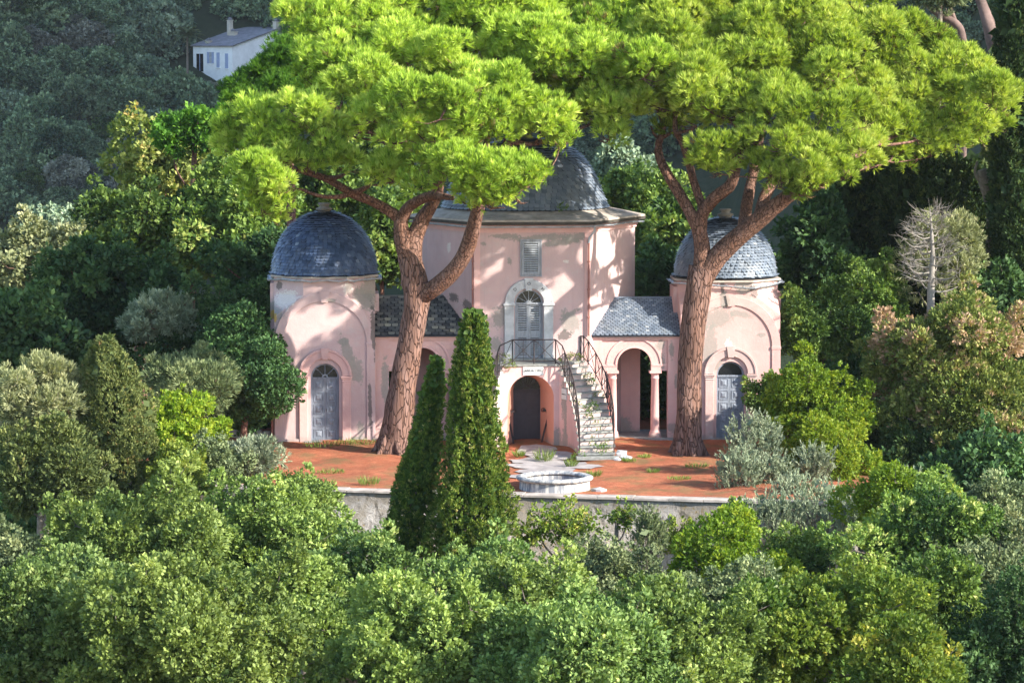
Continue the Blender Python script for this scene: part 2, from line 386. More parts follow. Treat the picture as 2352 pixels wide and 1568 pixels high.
F['pale'] = foliage('pale_dry_leaves', [(0.,(.14,.16,.075)),(.5,(.26,.28,.14)),(1.,(.42,.41,.24))], .25, .03)
F['brown'] = foliage('browning_cypress_sprays', [(0.,(.05,.08,.022)),(.45,(.15,.19,.045)),(.72,(.27,.28,.085)),(.82,(.34,.25,.14)),(1.,(.40,.26,.18))], .2, .02)
F['hill'] = foliage('holm_oak_leaves', [(0.,(.03,.06,.034)),(.5,(.145,.215,.115)),(1.,(.34,.42,.23))], .12, .02)
F['hill_pale'] = foliage('grey_holm_leaves', [(0.,(.06,.095,.065)),(.5,(.20,.275,.175)),(1.,(.40,.47,.32))], .12, .02)
F['hill_mauve'] = foliage('grey_brown_leaves', [(0.,(.055,.065,.052)),(.5,(.18,.19,.155)),(1.,(.36,.37,.30))], .1, .02)
F['hill_green'] = foliage('green_maquis_leaves', [(0.,(.025,.055,.015)),(.5,(.06,.11,.03)),(1.,(.12,.18,.05))], .15, .02)
F['grass'] = foliage('grass_blades', [(0.,(.06,.12,.02)),(.5,(.14,.22,.04)),(1.,(.30,.32,.09))], .35, .04)
F['ivy'] = foliage('ivy_leaves', [(0.,(.05,.10,.015)),(.5,(.15,.22,.03)),(.85,(.28,.32,.05)),(1.,(.45,.34,.10))], .35, .04)

# ------------------------------------------------------------------ foliage engine
def unit(n):
    v = NR.normal(size=(n,3)); return v/np.linalg.norm(v,axis=1,keepdims=True)
def nrm(v): return v/np.maximum(np.linalg.norm(v,axis=1,keepdims=True),1e-9)
class Leaves:
    def __init__(s): s.V = []; s.A = []
    def add(s, P, D, N, l, w, A):
        """rhombic leaves: base P, direction D, approximate normal N"""
        D = nrm(D); Sd = nrm(np.cross(D, N)); NN = np.cross(Sd, D)
        l = np.broadcast_to(np.asarray(l,float).reshape(-1,1), (len(P),1)); w = np.broadcast_to(np.asarray(w,float).reshape(-1,1), (len(P),1))
        a = P; b = P+D*l*.5+Sd*w*.5+NN*w*.12; c = P+D*l; d = P+D*l*.5-Sd*w*.5+NN*w*.12
        s.V.append(np.stack([a,b,c,d],1)); s.A.append(A)
    def mesh(s, name, mat, trim=None):
        V = np.concatenate(s.V).reshape(-1,3).astype(np.float32); A = np.clip(np.concatenate(s.A),0,1).astype(np.float32)
        n = len(V)//4
        me = bpy.data.meshes.new(name)
        me.vertices.add(len(V)); me.vertices.foreach_set('co', V.ravel())
        me.loops.add(len(V)); me.loops.foreach_set('vertex_index', np.arange(len(V),dtype=np.int32))
        me.polygons.add(n); me.polygons.foreach_set('loop_start', np.arange(0,len(V),4,dtype=np.int32))
        me.update(calc_edges=True)
        at_ = me.attributes.new('var','FLOAT','FACE'); at_.data.foreach_set('value', A)
        me.materials.append(mat); return me
    def build(s, name, mat, parent=None, **k):
        o = bpy.data.objects.new(name, s.mesh(name, mat)); COL.objects.link(o)
        if parent is not None: o.parent = parent
        return tag(o, **k)
def sprigs(LV, C, Ax, A, k, l, w, spread=.8, rad=.1, face=.6, droop=0.):
    """k leaves round each sprig centre C with axis Ax"""
    n = len(C); 
    Cr = np.repeat(C,k,0); Ar = np.repeat(Ax,k,0); Av = np.repeat(A,k)
    r = unit(n*k)
    D = nrm(Ar+spread*r); D[:,2] -= droop
    P = Cr+unit(n*k)*rad*NR.random((n*k,1))**.5
    Nn = nrm(Ar*face+unit(n*k)*(1-face)+np.array([0,0,.25]))
    ll = l*(.7+.6*NR.random(n*k)); 
    LV.add(P, D, Nn, ll, ll*w/l, Av+NR.normal(0,.07,n*k))
STY = {  # per style: leaves per sprig, length, width, spread, sprig radius, facing, sprigs per m2
 'broad': (9, .12, .078, .8, .11, .55, 42),
 'broadfine': (9, .11, .066, .85, .10, .55, 46),
 'mid':   (8, .24, .15, .9, .20, .6, 12),
 'needle':(16, .25, .025, .52, .03, .2, 38),
 'scale': (9, .085, .042, .6, .065, .5, 115),
 'scalebig': (9, .15, .07, .6, .10, .5, 40),
 'olive': (14, .17, .035, .5, .10, .3, 34),
 'far':   (6, .62, .42, .9, .42, .6, 2.6),
 'far2':  (6, .42, .30, .7, .30, .88, 5.5),
}
def lobe_leaves(LV, c, r, style, var, axis=None, dens=1.0, up=.35, under=.55, sparse_back=True):
    k, l, w_, sp, rad, face, dn = STY[style]
    r = np.asarray(r,float)
    area = 4*math.pi*((r[0]*r[1])**1.6/3+(r[0]*r[2])**1.6/3+(r[1]*r[2])**1.6/3)**(1/1.6)
    n = max(6,int(area*dn*dens))
    u = unit(n)
    keep = np.ones(n,bool)
    keep &= ~((u[:,2] < -.35) & (NR.random(n) > under))
    if sparse_back: keep &= ~((u[:,1] > .45) & (NR.random(n) > .55))
    u = u[keep]; n = len(u)
    rr=1.06-.36*NR.random(n)**1.3+.16*np.sin(u[:,0]*8+c[0]*3)*np.sin(u[:,1]*7+c[1])*np.cos(u[:,2]*9+c[2]*2)
    P = np.asarray(c)+u*r*rr[:,None]
    Ax = nrm(nrm(u/r)+np.array([0,0,up])+.35*unit(n))
    sprigs(LV, P, Ax, var+NR.normal(0,.16,n), k, l, w_, sp, rad, face)
def core(LV, c, r, style, var=.2, dens=1.0):  # inner leaves take the dark palette end, crown shade put into colour
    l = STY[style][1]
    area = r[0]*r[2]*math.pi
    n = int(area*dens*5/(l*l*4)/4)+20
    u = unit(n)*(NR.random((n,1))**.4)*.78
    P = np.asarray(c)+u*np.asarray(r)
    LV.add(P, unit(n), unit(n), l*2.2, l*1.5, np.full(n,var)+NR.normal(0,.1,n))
def ground_z(x, y): return hill(x, y)

def hill(x, y):
    # the mausoleum hill with its terrace
    if y < -14: a = -4.8-.20*(-14-y)
    else: a = -4.8+4.1*sm(-14, -9, y)
    a -= 2.6*sm(-13, -22, x) + max(0, -22-x)*.30
    a += max(0, x-15)*.10
    b = a - max(0, y-22)*.33*sm(60, -10, x) + max(0, y-22)*.10*sm(0, 60, x)
    b = max(b, -46+.0*x)
    far = 4+.60*(y-470)+6*math.sin(x*.045)+3*math.sin(x*.11+y*.05)
    far = min(far, 150)
    shade_ridge = 1.15*(x-44-.06*y)*sm(60, 170, y) if y > 60 else -99  # ridge out of view to the right, added and raised to shade the far hillside
    shade_ridge = min(shade_ridge, 300)
    return max(b, far, shade_ridge)

# ------------------------------------------------------------------ ground, terrace, path
def grid(name, xs, ys, fz, mat, **k):
    nx, ny = len(xs), len(ys)
    v = [(x,y,fz(x,y)) for y in ys for x in xs]
    f = [(j*nx+i, j*nx+i+1, (j+1)*nx+i+1, (j+1)*nx+i) for j in range(ny-1) for i in range(nx-1)]
    me = bpy.data.meshes.new(name); me.from_pydata(v,[],f); me.update()
    me.polygons.foreach_set('use_smooth', [True]*len(f)); me.materials.append(mat)
    o = bpy.data.objects.new(name, me); COL.objects.link(o); return tag(o, kind='structure', **k)
xs = list(np.arange(-420,-60,12))+list(np.arange(-60,60,2.5))+list(np.arange(60,440,12))
ys = list(np.arange(-170,-60,6))+list(np.arange(-60,40,2))+list(np.arange(40,760,10))
grid('hillside', xs, ys, hill, M['hill'])
WL, WR = at(770,1122,-13.1), at(1700,1147,-15.9)
wd = (Vector((WR.x,-15.9,0))-Vector((WL.x,-13.1,0))).normalized()
def wall_y(x): return -13.1+(x-WL.x)*wd.y/wd.x
def tz(x, y):
    z = .05*math.sin(x*.7+y*.4)+.03*math.sin(x*1.9-y*1.3)
    z += .02*math.sin(x*4.1+y*3.3)
    return z*sm(wall_y(x), wall_y(x)+3, y) + .10*sm(-4.5,.5,y)
v=[]; f=[]; tx = np.arange(-14.0,13.31,.35); n_ = 110
for j in range(n_+1):
    for x in tx:
        y0 = wall_y(x)+.1; y = y0+(26-y0)*(j/n_)**1.25
        v.append((x,y,tz(x,y)-.02))
nx=len(tx)
for j in range(n_):
    for i in range(nx-1): f.append((j*nx+i,j*nx+i+1,(j+1)*nx+i+1,(j+1)*nx+i))
me = bpy.data.meshes.new('terrace_ground'); me.from_pydata(v,[],f); me.update(); me.materials.append(M['terrace'])
me.polygons.foreach_set('use_smooth',[True]*len(f))
o = bpy.data.objects.new('terrace_ground', me); COL.objects.link(o); tag(o, kind='structure')
# worn paving from the crypt door towards the basin
mb = MB()
def slab(cx, cy, rx, ry, n=14, sd=0):
    rr = random.Random(sd); pts = []
    for i in range(n):
        a = 2*math.pi*i/n; q = .82+.3*rr.random()
        pts.append((cx+rx*q*math.cos(a), cy+ry*q*math.sin(a)))
    zz = [tz(p[0],p[1])+.012+sd*.0005 for p in pts]
    m_ = len(mb.v); mb.v += [(p[0],p[1],z) for p,z in zip(pts,zz)]+[(cx,cy,tz(cx,cy)+.014+sd*.0005)]
    for i in range(n): mb.f.append((m_+i,m_+(i+1)%n,m_+n)); mb.a.append(.5); mb.sm.append(False)
for i,(px,py,rx,ry) in enumerate([(1232,1034,.75,1.3),(1262,1046,.9,1.2),(1290,1062,.85,1.0),(1212,1056,.7,.9),(1250,1066,.8,.8),(1245,1080,.9,1.1),(1200,1068,.6,.7),(1330,1070,1.0,.5),(1225,1098,1.2,.8),(1280,1078,.7,.8)]):
    d = CAMZ/math.tan(PITCH+(py-784)/FPX); yy = CAMY+d; p = at(px,py,yy)
    slab(p.x, yy, rx, ry, 16, i)
mb.build('paved_path', M['path'], kind='structure')

# ------------------------------------------------------------------ retaining wall and basin
wl = empty('retaining_wall', (WL.x,-13.1,0), math.atan2(wd.y,wd.x), label='long rough grey rendered retaining wall below the red terrace', cat='wall')
mb = MB(); N=60
X0,X1=-8.0,19.5
for i in range(N):
    a,b = X0+(X1-X0)*i/N, X0+(X1-X0)*(i+1)/N
    for j in range(10):
        pass
vs=[];fs=[]
for j in range(13):
    for i in range(N+1):
        z=-5.6+5.6*j/12-.06
        vs.append((X0+(X1-X0)*i/N, -.28-.10*(1-j/12)+.03*R.uniform(-1,1), z))
for j in range(12):
    for i in range(N): fs.append((j*(N+1)+i,j*(N+1)+i+1,(j+1)*(N+1)+i+1,(j+1)*(N+1)+i))
mb.add(vs,fs,.5,True); mb.box(X0,X1,-.22,.25,-5.6,-.07)
mb.build('wall_body', M['wall'], wl)
mb = MB(); x=X0
while x<X1:
    q=R.uniform(.9,1.6); dz=R.uniform(-.015,.015)
    mb.box(x,min(X1,x+q-.012),-.36,.26,-.068+dz*.3,.03+dz); x+=q
mb.build('coping', M['cap'], wl, bevel=.012)
hp = wl.matrix_basis.inverted() @ at(1777/1.148 if False else 1548,1372/1.148 if False else 1193,-15.6)
mb = MB(); mb.box(hp.x-.09,hp.x+.09,-.345,-.30,hp.z-.13,hp.z+.13); mb.build('drain_hole', M['glass_and_shade'], wl)

bp = at(1273,1112,-11.6); bs=.0
bo = empty('stone_basin', (bp.x,-12.95,-.16), .3, label='round white stone basin with thick rim streaked in grey, by the terrace edge', cat='basin')
RB = 1.33
mb = MB(); mb.lathe([(RB-.06,0),(RB-.02,.06),(RB-.10,.12),(RB-.12,.42),(RB-.13,.46)], (0,0,0), 64)
mb.lathe([(RB-.30,.46),(RB-.32,.30),(RB-.34,.1),(0.01,.1)], (0,0,0), 64)
mb.build('basin_body', M['basin'], bo)
mb = MB(); pr=[]
for i in range(15):
    a=-math.pi*.6+ i/14*math.pi*2.0*.85
    pr.append((RB-.16+.17*math.cos(a), .53+.085*math.sin(a)))
pr.append(pr[0]); mb.lathe(pr,(0,0,0),64); mb.build('rim', M['basin'], bo)

# ------------------------------------------------------------------ mausoleum
B = empty('mausoleum', (BX,0,0), BROT, label='pink domed mausoleum with central tower, two side chapels and double curved stairs', cat='mausoleum')
def arc(cx, zs, r, n=20, a0=math.pi, a1=0): return [(cx+r*math.cos(a0+(a1-a0)*i/n), zs+r*math.sin(a0+(a1-a0)*i/n)) for i in range(n+1)]
def wall_arch(mb, x0,x1,z0,z1,cx,r,zs,y0,y1,n=20,back=True):
    """wall from y0 (front) to y1 with an arched opening from z0"""
    C = arc(cx,zs,r,n)
    for y,fl in ((y0,0),(y1,1)):
        if fl and not back: continue
        q = [((x0,y,z0),(cx-r,y,z0),(cx-r,y,z1),(x0,y,z1)), ((cx+r,y,z0),(x1,y,z0),(x1,y,z1),(cx+r,y,z1))]
        for i in range(n):
            a,b=C[i],C[i+1]; q.append(((a[0],y,a[1]),(b[0],y,b[1]),(b[0],y,z1),(a[0],y,z1)))
        for k in q: mb.add(k,[(0,1,2,3) if not fl else (3,2,1,0)])
    path=[(cx-r,z0)]+C+[(cx+r,z0)]
    for a,b in zip(path,path[1:]): mb.add([(a[0],y0,a[1]),(a[0],y1,a[1]),(b[0],y1,b[1]),(b[0],y0,b[1])],[(0,1,2,3)])
    mb.add([(x0,y0,z0),(x0,y1,z0),(x0,y1,z1),(x0,y0,z1)],[(0,1,2,3)]); mb.add([(x1,y0,z0),(x1,y1,z0),(x1,y1,z1),(x1,y0,z1)],[(3,2,1,0)])
    mb.add([(x0,y0,z1),(x1,y0,z1),(x1,y1,z1),(x0,y1,z1)],[(0,1,2,3)])
def ring(mb, cx, zs, r0, r1, y0, y1, n=28, a0=math.pi, a1=0):
    A=arc(cx,zs,r0,n,a0,a1); C=arc(cx,zs,r1,n,a0,a1); vs=[]
    for (p,q) in zip(A,C): vs += [(p[0],y0,p[1]),(q[0],y0,q[1]),(q[0],y1,q[1]),(p[0],y1,p[1])]
    fs=[]
    for i in range(n):
        b=i*4
        for k in range(4): fs.append((b+k,b+(k+1)%4,b+4+(k+1)%4,b+4+k))
    fs += [(0,1,2,3),(n*4+3,n*4+2,n*4+1,n*4)]
    mb.add(vs,fs)
def scales(mb, prof, c, tw, seed=0, lift=.028):
    """rounded slates in rows on a surface of revolution; prof = (r,z) from bottom to top"""
    rr=random.Random(seed)
    Ls=[0]
    for a,b in zip(prof,prof[1:]): Ls.append(Ls[-1]+math.hypot(b[0]-a[0],b[1]-a[1]))
    def P(sv):
        for i in range(len(prof)-1):
            if sv<=Ls[i+1] or i==len(prof)-2:
                t=(sv-Ls[i])/(Ls[i+1]-Ls[i]); a,b=prof[i],prof[i+1]
                return a[0]+(b[0]-a[0])*t, a[1]+(b[1]-a[1])*t
    rows=int(Ls[-1]/(tw*.68)); st=Ls[-1]/rows
    for i in range(rows):
        s0=i*st; r0,z0=P(s0); r1,z1=P(min(Ls[-1],s0+st*1.35))
        if r0<tw*.8: break
        n=max(8,int(2*math.pi*r0/tw)); dn=Vector((z1-z0, -(r1-r0))).normalized()
        rowv=rr.uniform(-.08,.08)
        for k in range(n):
            a=2*math.pi*(k+.5*(i%2))/n; ha=math.pi/n*.97
            jl=rr.uniform(1.2,2.8); av=.45+rowv+rr.gauss(0,.2); dz=rr.uniform(-.006,.006)
            pts=[]
            for u,vv in ((-1,.32),(-.72,.06),(0,-.08),(.72,.06),(1,.32)):
                sv=s0+st*vv; rq,zq=P(max(0,sv)); 
                if sv<0: zq+=sv*.9
                an=a+ha*u; lf=lift*jl*(1-vv)*1.3
                rq+=dn.x*lf; zq+=dn.y*lf+dz
                pts.append((c[0]+rq*math.cos(an),c[1]+rq*math.sin(an),c[2]+zq))
            for u in (1,-1):
                an=a+math.pi/n*.97*u; pts.append((c[0]+(r1+dn.x*.002)*math.cos(an),c[1]+(r1+dn.x*.002)*math.sin(an),c[2]+z1+dn.y*.002))
            mb.add(pts,[tuple(range(7))],min(1,max(0,av)))
def plane_scales(mb, O, U, V, lu, lv, tw, clip=None, seed=0, lift=.02):
    rr=random.Random(seed); O=Vector(O); U=Vector(U).normalized(); V=Vector(V).normalized(); Nn=U.cross(V).normalized()
    rows=int(lv/(tw*.6)); st=lv/rows
    for i in range(rows):
        n=int(lu/tw)
        for k in range(-1,n+1):
            cu=(k+.5+.5*(i%2))*lu/n; hu=lu/n*.5*.90; jl=rr.uniform(.6,1.6); av=.45+rr.gauss(0,.25)
            if cu<hu*.5 or cu>lu-hu*.5: continue
            if clip and not clip(cu,(i+.5)*st): continue
            pts=[]
            for u,vv in ((-1,.4),(-.72,.1),(0,-.05),(.72,.1),(1,.4)):
                pts.append(O+U*(cu+hu*u)+V*(st*(i+vv))+Nn*lift*jl*(1.3-vv))
            for u in (1,-1): pts.append(O+U*(cu+hu*u)+V*(st*(i+1.35))+Nn*.002)
            mb.add(pts,[tuple(range(7))],min(1,max(0,av)))
def voussoir(mb, cx, zs, r0, r1, hw0, hw1, y0, y1): mb.prism([(cx-hw0,zs+r0),(cx+hw0,zs+r0),(cx+hw1,zs+r1),(cx-hw1,zs+r1)], y0, y1)

# --- tower
TW=(L(1350,760,0).x-L(1095,760,0).x); TCX=(L(1350,760,0).x+L(1095,760,0).x)/2
AP=TW*math.sqrt(3)/2; TC=Vector((TCX,AP,0)); ZT=L(1220,516,0).z
hexv=lambda r,z=0,c=TC:[(c.x+r*math.cos(math.radians(a)), c.y+r*math.sin(math.radians(a))) for a in (240,300,0,60,120,180)]
H6=hexv(TW)
ZL=L(1220,836,-1.4).z                                  # landing height
DZ0=L(1216,824,0).z; DZS=L(1216,697,0).z; DCX=L(1214.5,760,0).x; DR=(L(1247,760,0).x-L(1182,760,0).x)/2
CZS=L(1210,895,0).z; CCX=L(1210,960,0).x; CR=(L(1241,960,0).x-L(1179,960,0).x)/2
mb=MB()
wall_arch(mb,H6[0][0],H6[1][0],ZL-.02,ZT,DCX,DR,DZS,0,.28,back=False)
wall_arch(mb,H6[0][0],H6[1][0],0,ZL-.02,CCX,CR,CZS,0,.28,back=False)
for i in range(1,6):
    a,b=H6[i],H6[(i+1)%6]; mb.add([(a[0],a[1],0),(b[0],b[1],0),(b[0],b[1],ZT),(a[0],a[1],ZT)],[(0,1,2,3)])
mb.add([(p[0],p[1],ZT) for p in H6],[tuple(range(6))])
tw=mb.build('tower_wall', M['tower'], B)
# corner bands and cornice
mb=MB()
for r0,z0,z1 in ((TW+.06,ZT-.30,ZT-.20),(TW+.12,ZT-.20,ZT-.02)): mb.zprism(hexv(r0),z0,z1)
mb.build('cornice', M['trim'], tw)
mb=MB()
for i in (0,1):
    mb=MB(); a=Vector((*H6[i],0)); mb.box(a.x-.10 if i==0 else a.x-.13, a.x+.13 if i==0 else a.x+.10,-.025,.1,ZL,ZT-.3); mb.build('corner_band', M['trim'], tw)
# roof slab
ZS0=ZT+.02; ES=TW+.42
mb=MB(); lo=hexv(ES); hi=hexv(ES-.02); vs=[(p[0],p[1],ZS0) for p in lo]+[(p[0],p[1],ZS0+.17) for p in hi]
RD=190*mpp(AP); n=48
fs=[tuple(range(5,-1,-1))]+[(i,(i+1)%6,(i+1)%6+6,i+6) for i in range(6)]
mb.add(vs,fs)
ZDB=L(1206,487,AP-RD).z
def hexpt(a,r,z):
    a%=360; k=math.cos(math.radians(30))/math.cos(math.radians(((a)%60)-30)); return (TC.x+r*k*math.cos(math.radians(a)), TC.y+r*k*math.sin(math.radians(a)), z)
vs=[];fs=[]
for i in range(72):
    a=i*5; vs.append(hexpt(a,ES-.02,ZS0+.17)); vs.append((TC.x+(RD-.1)*math.cos(math.radians(a)),TC.y+(RD-.1)*math.sin(math.radians(a)),ZDB+.03))
for i in range(72): j=(i+1)%72; fs.append((2*i,2*j,2*j+1,2*i+1))
mb.add(vs,fs)
rs_=mb.build('roof_slab', M['cap'], B)
mb=MB(); mb.zprism(hexv(ES+.012),ZS0-.015,ZS0+.10); mb.build('slab_edge', M['edge'], rs_)  # dark band round the lower edge of the roof slab
# tower dome
def prof_from(pts, cxp, y): return [(abs(px-cxp)*mpp(y) if False else px*mpp(y), L(1206,py,y).z) for px,py in pts]
dp=[(193,480),(190,473),(184,460),(178,445),(169,421),(162,405),(153.5,390),(145,375),(135,362),(117,346),(95,334),(60,324),(25,320),(2,319)]
PR=prof_from(dp,0,AP); PR[0]=(RD+.03,ZDB+.02)
dcx=L(1206,420,AP).x
mb=MB(); mb.lathe([(r-.012,z) for r,z in PR],(dcx,AP,0),64); td=mb.build('tower_dome', M['gap'], B)
mb=MB(); scales(mb,PR,(dcx,AP,0),.21,3); mb.build('slate_scales', M['slate_grey'], td)
mb=MB(); zt=PR[-1][1]; mb.lathe([(.42,-.06),(.42,.06),(.3,.08),(.26,.2),(.38,.26),(.38,.32),(.2,.38),(.12,.5),(.01,.52)],(dcx,AP,zt),20); mb.build('finial', M['finial'], td)
# gutters
def gutter(name, pts, parent, r=.06, seed=0, sag=.05, closed=True):
    rr=random.Random(seed); mb=MB(); P=[]
    n=len(pts); rng=range(n) if closed else range(n-1)
    for i in rng:
        a,b=Vector(pts[i]),Vector(pts[(i+1)%n]); m_=5
        for k in range(m_): 
            p=a.lerp(b,k/m_); p.z-= rr.uniform(0,sag); P.append(p)
    P.append(P[0].copy() if closed else Vector(pts[-1]))
    # half-round channel
    vs=[];fs=[]
    c=sum(P,Vector())/len(P)
    for i,p in enumerate(P):
        o_=(p-c); o_.z=0; o_.normalize()
        for q in range(7):
            an=math.pi*q/6; vs.append(p+o_*r*math.cos(an)-Vector((0,0,1))*r*math.sin(an))
        for q in range(6,-1,-1):
            an=math.pi*q/6; vs.append(p+o_*(r-.012)*math.cos(an)-Vector((0,0,1))*(r-.012)*math.sin(an))
    for i in range(len(P)-1):
        for q in range(14): fs.append((i*14+q,i*14+(q+1)%14,(i+1)*14+(q+1)%14,(i+1)*14+q))
    mb.add(vs,fs,.5,False)
    for i in range(0,len(P)-1):
        p=P[i]; o_=(p-c); o_.z=0; o_.normalize(); t_=o_.cross(Vector((0,0,1)))
        q=[]
        for k in range(7):
            an=math.pi*k/6; q.append(p+o_*(r+.012)*math.cos(an)-Vector((0,0,1))*(r+.012)*math.sin(an))
        mb.tube([p-o_*(r+.25)+Vector((0,0,.13))]+q[::-1],.011,4)
    return mb.build(name, M['zinc'], parent)
gutter('tower_gutter', [(*p,ZT-.03) for p in hexv(TW+.30)], B, .065, 3, .035)
mb=MB()
for (px,side) in ((1352,1),(1086,-1)):
    x=L(px,640,-.05).x; zt_=L(px,540,-.1).z
    mb2=MB(); yy=-.09 if side>0 else .02
    mb2.tube([(x+.22*side,yy-.2,ZT-.1),(x+.2*side,yy-.18,ZT-.25),(x+.02*side,yy,zt_-.1),(x,yy,zt_-.3)],.04,8)
    mb2.build('pipe_elbow', M['zinc'], B)
    mb2=MB(); mb2.tube([(x,yy,zt_-.3),(x,yy,L(px,770,0).z)],.036,8)
    for q in (.2,.5,.8):
        z=zt_-.3+(L(px,770,0).z-zt_+.3)*q; mb2.box(x-.055,x+.055,yy-.05,0.03,z-.02,z+.02)
    mb2.build('downpipe', M['rustpipe'], B)
# upper window
def louvre(mb, x0,x1,z0,z1,y0,nsl,st=.05,dep=.03):
    mb.box(x0,x0+st,y0-dep,y0,z0,z1); mb.box(x1-st,x1,y0-dep,y0,z0,z1)
    mb.box(x0+st,x1-st,y0-dep,y0,z0,z0+st); mb.box(x0+st,x1-st,y0-dep,y0,z1-st,z1)
    h=(z1-z0-2*st)/nsl
    for i in range(nsl):
        z=z0+st+h*i; mb.add([(x0+st,y0-dep*.95,z+.1*h),(x1-st,y0-dep*.95,z+.1*h),(x1-st,y0-.004,z+h*.62),(x0+st,y0-.004,z+h*.62),
                           (x0+st,y0-dep*.95,z-.06*h),(x1-st,y0-dep*.95,z-.06*h)],[(0,1,2,3),(4,5,1,0)])
    
a=L(1198,632,0); b=L(1241,553,0)
uw=empty('upper_window'); uw.parent=B
mb=MB(); e=.055
mb.box(a.x-e,a.x,-.06,.02,a.z-e,b.z+e); mb.box(b.x,b.x+e,-.06,.02,a.z-e,b.z+e); mb.box(a.x,b.x,-.06,.02,b.z,b.z+e); mb.box(a.x,b.x,-.06,.02,a.z-e,a.z)
mb.build('window_frame', M['shutter'], uw)
mb=MB(); mb.box(a.x,b.x,-.010,-.004,a.z,b.z); mb.build('shade_backing', M['glass_and_shade'], uw)  # dark sheet on the wall paints the shade between the slats
mb=MB(); louvre(mb,a.x+.01,b.x-.01,a.z+.01,b.z-.01,-.012,13,.085,.04); mb.build('louvred_shutter', M['shutter'], uw)

# upper (balcony) door
bd=empty('balcony_door'); bd.parent=B
zs=DZS; x0=DCX-DR; x1=DCX+DR; PW=.36
OR=DR+.37
mb=MB(); ring(mb,DCX,zs+.02,DR+.03,OR,-.09,.06); 
voussoir(mb,DCX,zs,DR-.03,OR+.05,.105,.155,-.13,0)
for sgn in (-1,1):
    xa=DCX+sgn*(DR+.03); xb=DCX+sgn*(DR+.03+PW); lo_,hi_=min(xa,xb),max(xa,xb)
    mb.box(lo_,hi_,-.10,.06,DZ0+.16,zs-.22); mb.box(lo_-.03,hi_+.03,-.13,.06,DZ0,DZ0+.16)
    mb.box(lo_-.01,hi_+.01,-.115,.06,zs-.22,zs-.17); mb.box(lo_,hi_,-.10,.06,zs-.17,zs-.08); mb.box(lo_-.045,hi_+.045,-.15,.06,zs-.08,zs+.02)
mb.build('door_surround', M['marble'], bd, bevel=.012)
mb=MB(); ring(mb,DCX,zs,DR-.06,DR,.05,.2); mb.box(x0,x0+.06,.05,.2,DZ0,zs); mb.box(x1-.06,x1,.05,.2,DZ0,zs); mb.box(x0+.06,x1-.06,.04,.2,zs-.035,zs+.035)
for i in range(1,6):
    an=math.pi*i/6; d=Vector((math.cos(an),0,math.sin(an))); c=Vector((DCX,.12,zs)); mb.tube([c+d*.1,c+d*(DR-.05)],.014,5)
ring(mb,DCX,zs,.05,.11,.10,.14,10)
mb.build('door_frame', M['shutter'], bd)
mb=MB(); mb.prism([(x0,zs)]+arc(DCX,zs,DR-.01)[0:]+[(x1,zs)],.17,.20); mb.build('fanlight', M['glass_and_shade'], bd)
mb=MB(); mb.box(x0+.06,x1-.06,.165,.175,DZ0,zs-.04); mb.build('shade_backing', M['glass_and_shade'], bd)  # dark sheet behind the slats, shade given as colour
for sgn in (0,1):
    xa=x0+.065+sgn*(DR-.065); xb=xa+DR-.07
    mb=MB(); hgt=zs-.04-DZ0; louvre(mb,xa,xb,DZ0+.02,DZ0+hgt*.42,.15,9,.075,.045); louvre(mb,xa,xb,DZ0+hgt*.46,DZ0+hgt,.15,11,.075,.045); mb.box(xa,xb,.115,.15,DZ0+hgt*.415,DZ0+hgt*.465)
    mb.build('louvred_shutter', M['shutter'], bd)
def letter(txt, size, loc, rot, parent, name='letter', mat='letters', ext=.004):
    cu=bpy.data.curves.new('txt','FONT'); cu.body=txt; cu.size=size; cu.align_x='CENTER'; cu.align_y='CENTER'; cu.extrude=ext
    ob=bpy.data.objects.new('txt',cu); COL.objects.link(ob); bpy.context.view_layer.update()
    me_=bpy.data.meshes.new_from_object(ob.evaluated_get(bpy.context.evaluated_depsgraph_get()))
    bpy.data.objects.remove(ob); me_.materials.clear(); me_.materials.append(M[mat]); me_.name=name
    o=bpy.data.objects.new(name,me_); COL.objects.link(o); o.parent=parent
    o.rotation_euler=(math.pi/2,rot,0); o.location=loc; return o
rm=(DR+.03+OR)/2
for ch,an in (('D',135),('O',90),('M',45)):
    q=math.radians(an); yy=-.098 if ch!='O' else -.136
    letter(ch,.17,(DCX+rm*math.cos(q),yy,zs+.02+rm*math.sin(q)),math.radians(-(an-90))if False else math.radians(90-an),bd)

# --- stairs
def bez(P0,P1,P2,t): return Vector(P0)*(1-t)**2+Vector(P1)*2*t*(1-t)+Vector(P2)*t*t
xr=L(1333,1050,-5.1).x; xo=L(1412,1050,-5.1).x
SY=-1.4
IN=((1.08,SY),(1.72,-2.25),(xr,-5.15)); OU=((2.12,-.02),(3.25,-.9),(xo,-5.15))
SCX=L(1219,960,SY).x
NS=14
def PT(c,t,sg): 
    q=bez((*c[0],0),(*c[1],0),(*c[2],0),t); return Vector((SCX+sg*q.x if True else 0,q.y,0))
stw=MB(); RS={-1:MB(),1:MB()}
NRo=(L(1273,960,SY).x-L(1167,960,SY).x)/2; NZo=L(1219,914,SY).z; NCX=SCX
wall_arch(stw,SCX-1.08,SCX+1.08,0,ZL-.08,NCX,NRo,NZo,SY,SY+.02,back=False)
stw.box(SCX-1.08,SCX+1.08,SY+.3,-.3,ZL-.3,ZL-.081)
